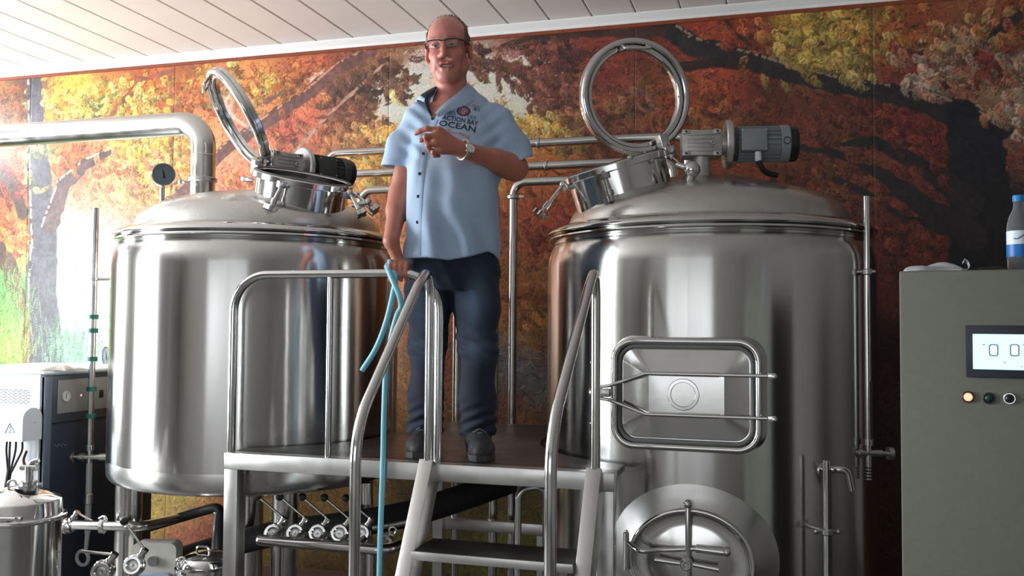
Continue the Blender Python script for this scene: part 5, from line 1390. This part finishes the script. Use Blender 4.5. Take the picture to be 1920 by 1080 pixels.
def skin_color(V):
    c = np.tile(np.array(srgb(206, 134, 120)), (len(V), 1))
    h = (V - HC0) @ HM     # head frame
    head = V[:, 2] > 1.40
    def blob(ctr, r, col, amt):
        d = (((h - np.array(ctr)) / np.array(r)) ** 2).sum(1); w = (np.exp(-d * 1.2) * amt * head)[:, None]
        c[:] = c * (1 - w) + w * np.array(srgb(*col))
    for s_ in (-1, 1):
        blob((.05 * s_, -.07, -.035), (.03, .03, .03), (204, 112, 98), .6)
        blob((.034 * s_, -.092, .027), (.022, .02, .0048), (86, 62, 52), .75)
        blob((.031 * s_, -.095, -.012), (.022, .02, .008), (164, 100, 90), .6)
    blob((0, -.115, -.035), (.02, .02, .02), (204, 112, 98), .6)
    blob((0, -.09, -.10), (.055, .04, .035), (178, 122, 108), .5)
    lipz = np.abs(h[:, 2] + .0795 - 7 * h[:, 0] ** 2) < .0105
    lip = head & (h[:, 1] < -.083) & lipz & (np.abs(h[:, 0]) < .031)
    c[lip] = np.array(srgb(186, 108, 100))
    ins = head & (np.abs(h[:, 0]) < .026) & (np.abs(h[:, 2] + .0785) < .0075) & (h[:, 1] > -.094) & (h[:, 1] < -.05)
    c[ins] = np.array(srgb(70, 28, 28))
    arm = V[:, 2] < 1.25
    c[arm] = np.array(srgb(186, 118, 98))
    return c
body = person_mesh('body', V, Q, skin_m, skin_color, 1)

# eyes, teeth, hair, glasses
eye_w = mat('eye_white', (.30, .26, .25), .4); iris = mat('brown_iris', (.03, .02, .015), .35)
for s_ in (-1, 1):
    e_ = local_part(MB().ball(hp_(.031 * s_, -.0868, -.0008), .0108, 20), 'eye', eye_w)
    local_part(MB().ball(hp_(.031 * s_ - .0015, -.0955, -.0012), .0072, 14, (1, .5, 1)), 'iris', iris, e_)
    d_ = [hp_(.031 * s_ + .0155 * math.cos(t), -.0985 + .004 * abs(math.cos(t)), .0055 * math.sin(t) - .0005) for t in np.linspace(.05, math.pi - .05, 10)]
    local_part(MB().tube(d_, .0040, 8), 'eyelid', mat('eyelid_skin', srgb(170, 106, 94), .5) if 'eyelid_skin' not in MATS else MATS['eyelid_skin'])
tv = [hp_(x_, -.0925 + 9 * x_ * x_, z_) for x_ in np.linspace(-.020, .020, 12) for z_ in (-.0755, -.0815)] + [hp_(x_, -.088 + 9 * x_ * x_, z_) for x_ in np.linspace(-.020, .020, 12) for z_ in (-.0755, -.0815)]
tf = []
for i in range(11):
    a = 2 * i; tf += [(a, a + 1, a + 3, a + 2), (24 + a, 24 + a + 2, 24 + a + 3, 24 + a + 1), (a, a + 2, 24 + a + 2, 24 + a), (a + 1, 24 + a + 1, 24 + a + 3, a + 3)]
local_part(MB().add(tv, tf), 'teeth', mat('teeth_enamel', (.50, .46, .41), .3))
Hf = Field(HC0 - .15, HC0 + .15, .0032)
Hf.ell(hp_(0, .022, .034), (.0838, .1060, .0925), .01, rot=HM)
Hf.f = np.maximum(Hf.f, -(Hf.f + .012))
hx_ = [Hf.ax[0][:, None, None] - HC0[0], Hf.ax[1][None, :, None] - HC0[1], Hf.ax[2][None, None, :] - HC0[2]]
lx_ = [HM[0][j] * hx_[0] + HM[1][j] * hx_[1] + HM[2][j] * hx_[2] for j in range(3)]
bald = -.030 - (lx_[1] - .075 * np.clip((lx_[2] - .035) / .075, 0, 1) + .004 * np.clip((.02 - lx_[2]) / .05, 0, 1))   # hairline: keeps sides and back
low = (-.035 - lx_[2]) + .0 * lx_[0]
ear = .034 - np.sqrt((lx_[1] - .022) ** 2 + (lx_[2] + .014) ** 2)
Hf.f = np.maximum(np.maximum(Hf.f, bald), np.maximum(low, ear)).astype(np.float32)
rr_ = np.random.default_rng(4); hk = rr_.normal(0, 160, (6, 3)); hph = rr_.uniform(0, 6.28, 6)
Hf.warp(lambda x, y, z: .0022 * sum(np.sin(k[0] * x + k[1] * y + k[2] * z * .5 + p) for k, p in zip(hk, hph)) / 2)
V, Q = Hf.skin()
person_mesh('hair', V, Q, mat('greying_brown_hair', srgb(96, 80, 70), .7, noise=(160, .35)), None, 0)
# thin fuzz on the crown
mb = MB()
for i in range(420):
    a = rr_.uniform(-1.0, 1.0); b = rr_.uniform(-.15, .9)
    n_ = unit([math.sin(a) * .85, math.sin(b) * .9, math.cos(a) * math.cos(b)])
    p_ = np.array([0, .022, .036]) + n_ * np.array([.078, .100, .088]) * .995
    t_ = unit(n_ + np.array([rr_.normal(0, .5), .5, rr_.normal(0, .2)]))
    mb.tube([hp_(*p_), hp_(*(p_ + n_ * .002 + t_ * .003)), hp_(*(p_ + n_ * .002 + t_ * .008))], [.0007, .0006, .0003], 4, caps=False)
o = local_part(mb, 'crown_fuzz', MATS['greying_brown_hair'], sharp=None); o['kind'] = 'stuff'
# glasses: dark browline frame, thin lenses
gl_m = mat('dark_red_frame', srgb(52, 26, 26), .35); lens = mat('spectacle_lens', (.9, .92, .92), .08, alpha=.04)
gl = None
for s_ in (-1, 1):
    rim = [hp_(.033 * s_ + x_, -.116 + .10 * abs(.033 * s_ + x_) ** 1.6 * 3, y_ + .001) for x_, y_ in rrect(.050, .030, .011, 6)]
    if gl is None: gl = local_part(MB().tube(rim, .0008, 8, closed=True), 'glasses', gl_m)
    else: local_part(MB().tube(rim, .0008, 8, closed=True), 'rim', gl_m, gl)
    top = [q for q in rim if (np.linalg.inv(HM) @ (q - HC0))[2] > .008]
    local_part(MB().add(rim + [q + HM @ np.array([0, .0015, 0]) for q in rim], [tuple(range(len(rim))), tuple(range(2 * len(rim) - 1, len(rim) - 1, -1))]), 'lens', lens, gl)
    up_ = [hp_(.033 * s_ + x_, -.1165 + .30 * abs(.033 * s_ + x_) ** 1.6, .0165 - 4 * (x_ / 1) ** 2 * .8) for x_ in np.linspace(-.024, .024, 9)]
    local_part(MB().tube(up_, .0024, 8), 'brow_bar', gl_m, gl)
    local_part(MB().tube(spline([hp_(.057 * s_, -.110, .013), hp_(.072 * s_, -.088, .012), hp_(.083 * s_, -.03, .008), hp_(.087 * s_, .022, .004)], 5), .0030, 8), 'temple', gl_m, gl)
local_part(MB().tube([hp_(-.011, -.117, .012), hp_(0, -.1195, .013), hp_(.011, -.117, .012)], .0022, 8), 'bridge', gl_m, gl)

# shirt
def wr(seed, n, kx, kz, amp):
    r = np.random.default_rng(seed); K = np.stack([r.normal(0, kx, n), r.normal(0, kx, n), r.normal(0, kz, n)], 1); p = r.uniform(0, 6.28, n)
    return lambda x, y, z: amp * sum(np.sin(k[0] * x + k[1] * y + k[2] * z + q) for k, q in zip(K, p)) / math.sqrt(n)
S = Field((-.36, -.24, .66), (.36, .22, 1.46), .0048)
S.loft([(.66, -.024, -.010, .196, .150), (.75, -.024, -.014, .198, .152), (.85, -.020, -.020, .196, .158), (.97, -.013, -.028, .192, .164), (1.08, -.008, -.026, .187, .156), (1.18, -.005, -.016, .182, .140), (1.25, -.002, -.006, .178, .124), (1.31, .002, .002, .150, .106), (1.35, .0, .008, .112, .090), (1.385, -.006, .012, .075, .072)], .03)
S.chain([(-.07, .008, 1.365), shL + (.005, 0, .008), shL + (-.050, 0, -.09), shL + (-.082, -.002, -.20)], [.046, .058, .062, .064], .03)
S.chain([(.07, .008, 1.368), shR + (-.005, 0, .008), shR + (.054, -.008, -.085), shR + (.085, -.03, -.19)], [.046, .060, .070, .076], .03)
S.half(shL + (-.070, -.002, -.190), (-.28, .0, -.96)) if False else None
# cuffs: cut each sleeve square to its arm (only beyond the trunk)
def cut_sleeve(p, n, xlim, side):
    X_ = S.ax[0][:, None, None]; d = (X_ - p[0]) * n[0] + (S.ax[1][None, :, None] - p[1]) * n[1] + (S.ax[2][None, None, :] - p[2]) * n[2]
    lim = (xlim - X_) if side > 0 else (X_ - xlim)          # negative outside the trunk
    S.f = np.maximum(S.f, np.where(lim < 0, d, -1)).astype(np.float32)
cut_sleeve(J(742, 314), unit((-.12, 0, -1)), -.186, -1)
cut_sleeve(J(960, 297, .0), unit((.42, .25, -1)), .186, 1)
S.warp(wr(3, 10, 16, 9, .0055)); S.warp(wr(8, 8, 34, 14, .0028))
def drape(x, y, z):
    t = np.clip((1.22 - z) / .4, 0, 1); d = (x + .03) * .8 + (z - 1.15) * .55
    return t * (.0042 * np.sin(d * 62 + 3 * y) * np.exp(-((x - .03) / .14) ** 2) + .0035 * np.sin(x * 48 + z * 10 + 1))
S.warp(drape)
def armpit(x, y, z): return .004 * np.sin((z - .8 * np.abs(x)) * 95) * np.exp(-((np.abs(x) - .15) / .05) ** 2) * np.clip((z - 1.08) / .1, 0, 1)
S.warp(armpit)
# hem: curved shirt tail
def hem(x, y, z):
    h = np.interp(x, [-.24, -.20, -.10, -.02, .06, .13, .155, .19], [.748, .750, .752, .744, .758, .782, .772, .735])
    back = np.clip((y + .02) / .08, 0, 1); return h * (1 - back) + .73 * back
zz_ = hem(S.ax[0][:, None, None], S.ax[1][None, :, None], None)
S.f = np.maximum(S.f, zz_ - S.ax[2][None, None, :]).astype(np.float32)
# open neck: V down to the first closed button, neck hole
vx0, vz0 = (811 - 850) / 480.0, (848 - 228) / 480.0
X_, Y_, Z_ = S.ax[0][:, None, None], S.ax[1][None, :, None], S.ax[2][None, None, :]
vee = np.maximum(np.maximum(np.abs(X_ - vx0 - .22 * (Z_ - vz0)) - .60 * (Z_ - vz0) , vz0 - Z_), Y_ + .02)
S.f = np.maximum(S.f, -vee).astype(np.float32)
S.ell((-.012, .004, 1.40), (.068, .068, .06), .01, 'cut')
# hollow it so that cuffs, hem and collar are open
S.cap(shL + (-.060, 0, -.14), shL + (-.085, 0, -.24), .052, .056, .004, 'cut')
S.cap(shR + (.066, -.02, -.13), shR + (.092, -.04, -.24), .062, .066, .004, 'cut')
V, Q = S.skin()
shirt_m = mat('light_blue_cotton', srgb(162, 184, 210), .8, noise=(220, .06), bump=(420, .08))
shirt = person_mesh('shirt', V, Q, shirt_m, None, 2)
bv = BVHTree.FromPolygons([Vector(q) for q in V], Q.tolist())
def on_shirt(x, z, off=.0):
    h_, n_, _, _ = bv.ray_cast(Vector((x, -.6, z)), Vector((0, 1, 0)))
    return (np.array(h_) + np.array([0, -off, 0])) if h_ is not None else np.array([x, -.15 - off, z])
# placket, seams and buttons
pl_px = [(812, 232), (806, 250), (799, 275), (793, 300), (789, 335), (786, 378), (784, 424), (783, 484)]
pz_ = [(848 - b) / 480 for a, b in pl_px]; pxs = [(a - 850) / 480 for a, b in pl_px]
vv = []; ff = []; zs_ = np.linspace(pz_[0] + .0, pz_[-1] + .002, 46)
for z_ in zs_:
    c_ = np.interp(-z_, [-q for q in pz_], pxs)
    for dx in (-.014, .0, .014, .0185): vv.append(on_shirt(c_ + dx, z_, .0022 if abs(dx) < .017 else -.002))
for i in range(len(zs_) - 1):
    for k in range(3): a = i * 4 + k; ff.append((a, a + 1, a + 5, a + 4))
local_part(MB().add(vv, ff), 'placket', shirt_m, shirt, sharp=None)
btn = mat('slate_button', srgb(70, 84, 88), .4)
for px, py in ((808, 229), (793, 299), (787, 337), (785, 378), (784, 424)):
    p_ = on_shirt((px - 850) / 480, (848 - py) / 480, .003)
    local_part(MB().lathe([(0, .0015), (.0035, .001), (.0052, .003), (.0062, .002), (.0062, -.002), (0, -.002)], p_, (0, -1, 0), 20), 'button', btn, shirt)
# sleeve seam lines and cuffs hems
def seam_ring(c, n, r, wob, m=shirt_m):
    R_ = frame(n); return MB().tube([c + R_ @ np.array([r[0] * math.cos(t), r[1] * math.sin(t), 0]) for t in np.linspace(0, 6.283, 36, endpoint=False)], wob, 6, closed=True)
# collar: stand and two turned-down leaves, navy inside
navy = mat('navy_collar_lining', srgb(34, 44, 60), .75)
def patch(grid, m, name, thick=.0016):
    """cloth patch from rows of points, with thickness"""
    G = np.array([[np.asarray(p, float) for p in row] for row in grid]); a, b = G.shape[:2]
    gu = np.gradient(G, axis=0); gv = np.gradient(G, axis=1); N_ = np.cross(gu, gv); N_ /= np.linalg.norm(N_, axis=2)[..., None] + 1e-9
    V_ = np.concatenate([G.reshape(-1, 3), (G + N_ * thick).reshape(-1, 3)]); n = a * b; F_ = []
    for i in range(a - 1):
        for j in range(b - 1):
            q = (i * b + j, i * b + j + 1, (i + 1) * b + j + 1, (i + 1) * b + j); F_ += [q, tuple(n + k for k in q[::-1])]
    for i in range(a - 1):
        for j in (0, b - 1): F_.append((i * b + j, (i + 1) * b + j, n + (i + 1) * b + j, n + i * b + j))
    for j in range(b - 1):
        for i in (0, a - 1): F_.append((i * b + j, i * b + j + 1, n + i * b + j + 1, n + i * b + j))
    return local_part(MB().add(V_, F_), name, m, shirt, sharp=50)
def edge_pts(lst, n=14): return spline([J(*q) for q in lst], 6)
def leaf(inner, outer, m, name, lift=.006):
    A_, B_ = edge_pts(inner), edge_pts(outer); k = min(len(A_), len(B_))
    ia = np.linspace(0, len(A_) - 1, k).astype(int); ib = np.linspace(0, len(B_) - 1, k).astype(int)
    return patch([[A_[i] * (1 - w) + B_[j] * w + np.array([0, -lift * math.sin(math.pi * w), lift * .6 * math.sin(math.pi * w)]) for w in (0, .25, .5, .75, 1)] for i, j in zip(ia, ib)], m, name)
# picture-right leaf runs from behind the neck down to the button
leaf([(872, 158, .045), (874, 151, .0), (862, 168, -.055), (846, 187, -.092), (828, 204, -.112), (813, 222, -.120)], [(892, 172, .05), (898, 176, -.005), (884, 190, -.062), (866, 204, -.100), (842, 216, -.118), (818, 230, -.126)], shirt_m, 'collar_leaf')
# picture-left leaf stands open and shows its navy lining
leaf([(815, 156, .040), (813, 157, -.005), (810, 170, -.050), (804, 186, -.080)], [(786, 180, .05), (783, 178, -.01), (786, 183, -.07), (794, 192, -.100)], navy, 'collar_lining', .004)
leaf([(801, 184, -.084), (800, 196, -.098), (803, 210, -.110), (809, 226, -.122)], [(795, 186, -.094), (794, 198, -.110), (798, 214, -.120), (806, 230, -.126)], navy, 'front_facing', .004)
leaf([(786, 180, .05), (783, 178, -.012), (786, 184, -.074), (795, 193, -.104)], [(780, 188, .05), (777, 186, -.012), (782, 193, -.078), (792, 200, -.108)], shirt_m, 'collar_leaf', .004)
# band of the collar round the back of the neck
patch([[(-.006 + (.074 + dr) * math.sin(t) * .95, .012 + (.072 + dr) * math.cos(t), z_ + .012 * math.cos(t)) for (dr, z_) in ((0, 1.375), (.001, 1.400), (.002, 1.425), (.010, 1.426), (.022, 1.40), (.032, 1.372))] for t in np.linspace(-2.15, 1.85, 30)], shirt_m, 'collar_band')

# chest print
def print_text(txt, px, py, h_px, col, ang=0.0, width_px=None, arc=0.0, bold=True, parent=shirt):
    cu = bpy.data.curves.new('print_text', 'FONT'); cu.body = txt; cu.size = 1.0; cu.align_x = 'CENTER'; cu.align_y = 'CENTER'; cu.resolution_u = 2
    if bold: cu.offset = .018
    ob = bpy.data.objects.new('print_text', cu); COL.objects.link(ob)
    dg = bpy.context.evaluated_depsgraph_get(); me = bpy.data.meshes.new_from_object(ob.evaluated_get(dg))
    bm = bmesh.new(); bm.from_mesh(me); bmesh.ops.triangulate(bm, faces=bm.faces); bmesh.ops.subdivide_edges(bm, edges=[e for e in bm.edges if e.calc_length() > .35], cuts=1, use_grid_fill=False); bmesh.ops.triangulate(bm, faces=bm.faces)
    bm.verts.index_update(); v = np.array([q.co for q in bm.verts]); f = [tuple(x.index for x in q.verts) for q in bm.faces]; bm.free()
    bpy.data.objects.remove(ob); bpy.data.meshes.remove(me); bpy.data.curves.remove(cu)
    w = v[:, 0].max() - v[:, 0].min(); hh = v[:, 1].max() - v[:, 1].min()
    sx = (width_px / w) if width_px else h_px / hh; sy = h_px / hh
    x, y = v[:, 0] * sx, v[:, 1] * sy + arc * (1 - (2 * v[:, 0] / w) ** 2)
    ca_, sa_ = math.cos(ang), math.sin(ang); X = x * ca_ - y * sa_; Y = x * sa_ + y * ca_
    vv = [on_shirt((px + a - 850) / 480, (848 - (py - b)) / 480, .0016) for a, b in zip(X, Y)]
    return local_part(MB().add(vv, f), 'print', col, parent, sharp=None)
ink_n = mat('navy_print', srgb(48, 56, 72), .8); ink_o = mat('coral_print', srgb(206, 132, 124), .8); ink_g = mat('slate_print', srgb(92, 110, 132), .8); ink_r = mat('brick_print', srgb(150, 76, 72), .8)
an = math.radians(-10)
def ring_print(px, py, rx, ry, w, col, fill=False):
    vv = []; ff = []; n_ = 40
    for i in range(n_):
        t = 2 * math.pi * i / n_
        for k in ((1.0, 0.02) if fill else (1.0, 1 - w)): vv.append(on_shirt((px + rx * k * math.cos(t) - 850) / 480, (848 - (py + ry * k * math.sin(t))) / 480, .0012 if fill else .002))
    for i in range(n_): a = 2 * i; b = 2 * ((i + 1) % n_); ff.append((a, a + 1, b + 1, b))
    return local_part(MB().add(vv, ff), 'print', col, shirt, sharp=None)
print_text('PACIFIC', 878, 201, 5, ink_o, math.radians(-6), 38)
ring_print(865, 214, 12.5, 10.5, .2, ink_n); ring_print(865, 214, 9.8, 8.0, .3, ink_r)
print_text('NS', 865, 214, 9, ink_r, an, 12)
print_text('NO.', 843, 219, 9, ink_g, math.radians(-6), 17); print_text('81', 890, 209, 8, ink_g, an, 11); print_text('183', 879, 226, 7, ink_g, an, 15)
print_text('ACTION BAY', 859, 234, 10, ink_n, an, 66, 1.5); print_text('OCEAN', 854, 246, 12, ink_n, an, 68, 1.0)
print_text('Surfing', 856, 260, 8, ink_o, math.radians(-14), 44)

# watch
wd = unit(wrR - elR); wc_ = wrR - wd * .012
Rw = frame(wd, (0, 0, 1))
wt = local_part(MB().tube([wc_ + Rw @ np.array([.034 * math.cos(t), .0365 * math.sin(t), 0]) for t in np.linspace(0, 6.283, 36, endpoint=False)], .0042, 8, closed=True).tube([wc_ + wd * .006 + Rw @ np.array([.034 * math.cos(t), .0365 * math.sin(t), 0]) for t in np.linspace(0, 6.283, 36, endpoint=False)], .0042, 8, closed=True), 'watch', mat('pale_metal_bracelet', (.55, .54, .50), .3, .9))
wn = unit(np.array([.1, -1.0, .12])); wn = unit(wn - wd * (wn @ wd)); wp_ = wc_ + wn * .0365 + wd * .003
local_part(MB().lathe([(0, .004), (.0165, .004), (.0185, .006), (.020, .004), (.020, -.006), (0, -.006)], wp_, wn, 32), 'watch_case', pol_steel, wt)
dl = local_part(MB().disc(wp_ + wn * .0042, wn, .0165, .0008, 32), 'watch_dial', mat('white_watch_dial', (.80, .79, .74), .4), wt)

# jeans
Jn = Field((-.30, -.20, .04), (.28, .24, .84), .005)
Jn.loft([(.64, -.014, 0, .165, .110), (.70, -.016, -.004, .178, .125), (.80, -.018, -.006, .176, .130), (.835, -.018, -.006, .170, .128)], .03)
hipA, kneeA, ankA = J(890, 505, -.005), J(897, 650, -.025), J(898, 812, .01)
hipB, kneeB, ankB = J(803, 505, .0), J(803, 650, .035), J(798, 812, .10)
Jn.chain([hipA, hipA + (kneeA - hipA) * .5 + (.0, -.005, 0), kneeA, kneeA + (ankA - kneeA) * .55, ankA], [.096, .088, .074, .070, .070], .02)
Jn.chain([hipB, hipB + (kneeB - hipB) * .5, kneeB, kneeB + (ankB - kneeB) * .55, ankB], [.094, .086, .073, .069, .069], .02)
Jn.half((0, 0, .070), (0, 0, -1))
Jn.warp(wr(13, 9, 18, 22, .0038))
def jfold(x, y, z):
    a = .0055 * np.sin(z * 120 + x * 40) * np.exp(-((z - .43) / .06) ** 2) * np.sign(-y + .02).clip(0, 1)
    b = .0060 * np.sin(z * 150 - x * 55 + y * 30) * np.exp(-((z - .13) / .06) ** 2)
    c = .0040 * np.sin((x - .04) * 90 + z * 60) * np.exp(-((z - .70) / .06) ** 2)
    return a + b + c
Jn.warp(jfold)
V, Q = Jn.skin()
jeans_m = bpy.data.materials.new('dark_blue_denim'); jeans_m.use_nodes = True
nt = jeans_m.node_tree; pb = nt.nodes['Principled BSDF']; vc = nt.nodes.new('ShaderNodeVertexColor'); vc.layer_name = 'tint'
nz_ = nt.nodes.new('ShaderNodeTexNoise'); nz_.inputs['Scale'].default_value = 300; tcn = nt.nodes.new('ShaderNodeTexCoord'); nt.links.new(tcn.outputs['Object'], nz_.inputs[0])
mx_ = nt.nodes.new('ShaderNodeMix'); mx_.data_type = 'RGBA'; mx_.blend_type = 'MULTIPLY'; mx_.inputs[0].default_value = .5
nt.links.new(vc.outputs[0], mx_.inputs[6]); nt.links.new(nz_.outputs[0], mx_.inputs[7]); nt.links.new(mx_.outputs[2], pb.inputs['Base Color']); pb.inputs['Roughness'].default_value = .85
def denim(V):
    c = np.tile(np.array(srgb(33, 43, 62)), (len(V), 1)); f = np.array(srgb(92, 116, 144))
    for hp0, kn0 in ((hipA, kneeA), (hipB, kneeB)):
        m_ = hp0 + (kn0 - hp0) * .42
        for ctr, r, amt in ((m_, (.04, .2, .11), .75), (kn0, (.04, .2, .05), .65)):
            d = ((V[:, 0] - ctr[0]) / r[0]) ** 2 + ((V[:, 2] - ctr[2]) / r[2]) ** 2
            w = (np.exp(-d) * amt * (V[:, 1] < ctr[1]))[:, None]; c = c * (1 - w) + w * f
    return c
person_mesh('jeans', V, Q, jeans_m, denim, 2)
# shoes
shoe_m = mat('dark_grey_trainer', (.030, .030, .034), .6, noise=(60, .4)); sole_m = mat('charcoal_sole', (.05, .05, .05), .7)
lace_m = mat('grey_lace', (.16, .16, .17), .8)
for ank, tx_ in ((ankA, .01), (ankB, -.02)):
    Sf = Field((ank[0] - .10, ank[1] - .26, -.004), (ank[0] + .10, ank[1] + .12, .16), .004)
    t0 = np.array([ank[0] + tx_, ank[1] - .165, .036]); h0_ = np.array([ank[0], ank[1] + .045, .042])
    Sf.cap(h0_, np.array([ank[0], ank[1] - .01, .055]), .040, .044, .02); Sf.cap((ank[0], ank[1] + .015, .055), (ank[0], ank[1] + .015, .110), .044, .046, .02)
    Sf.cap((ank[0], ank[1] - .02, .062), t0 + (0, .03, .004), .046, .042, .03); Sf.cap(t0 + (-.012, .03, 0), t0 + (-.004, -.012, -.004), .036, .032, .02); Sf.cap(t0 + (.014, .03, 0), t0 + (.010, -.008, -.004), .036, .031, .02)
    Sf.half((0, 0, .014), (0, 0, -1))
    V, Q = Sf.skin(); sh_ = person_mesh('shoe', V, Q, shoe_m, None, 1)
    ol = [(ank[0] + .044 * math.cos(t), ank[1] + .045 + .045 * math.sin(t)) for t in np.linspace(0, math.pi, 10)] + [(t0[0] - .050, t0[1] + .04), (t0[0] - .044, t0[1] - .02), (t0[0] - .02, t0[1] - .045), (t0[0] + .018, t0[1] - .043), (t0[0] + .045, t0[1] - .015), (t0[0] + .052, t0[1] + .04)]
    local_part(MB().prism(ol, (0, 0, 0), np.eye(3), .022), 'sole', sole_m, sh_)
    for k in range(4):
        y_ = ank[1] - .045 - .024 * k; z_ = .112 - .011 * k
        local_part(MB().tube(spline([(ank[0] + tx_ * (k + 1) / 5 - .026, y_, z_ - .012), (ank[0] + tx_ * (k + 1) / 5, y_ - .004, z_ + .002), (ank[0] + tx_ * (k + 1) / 5 + .026, y_, z_ - .012)], 4), .0032, 6), 'lace', lace_m, sh_)
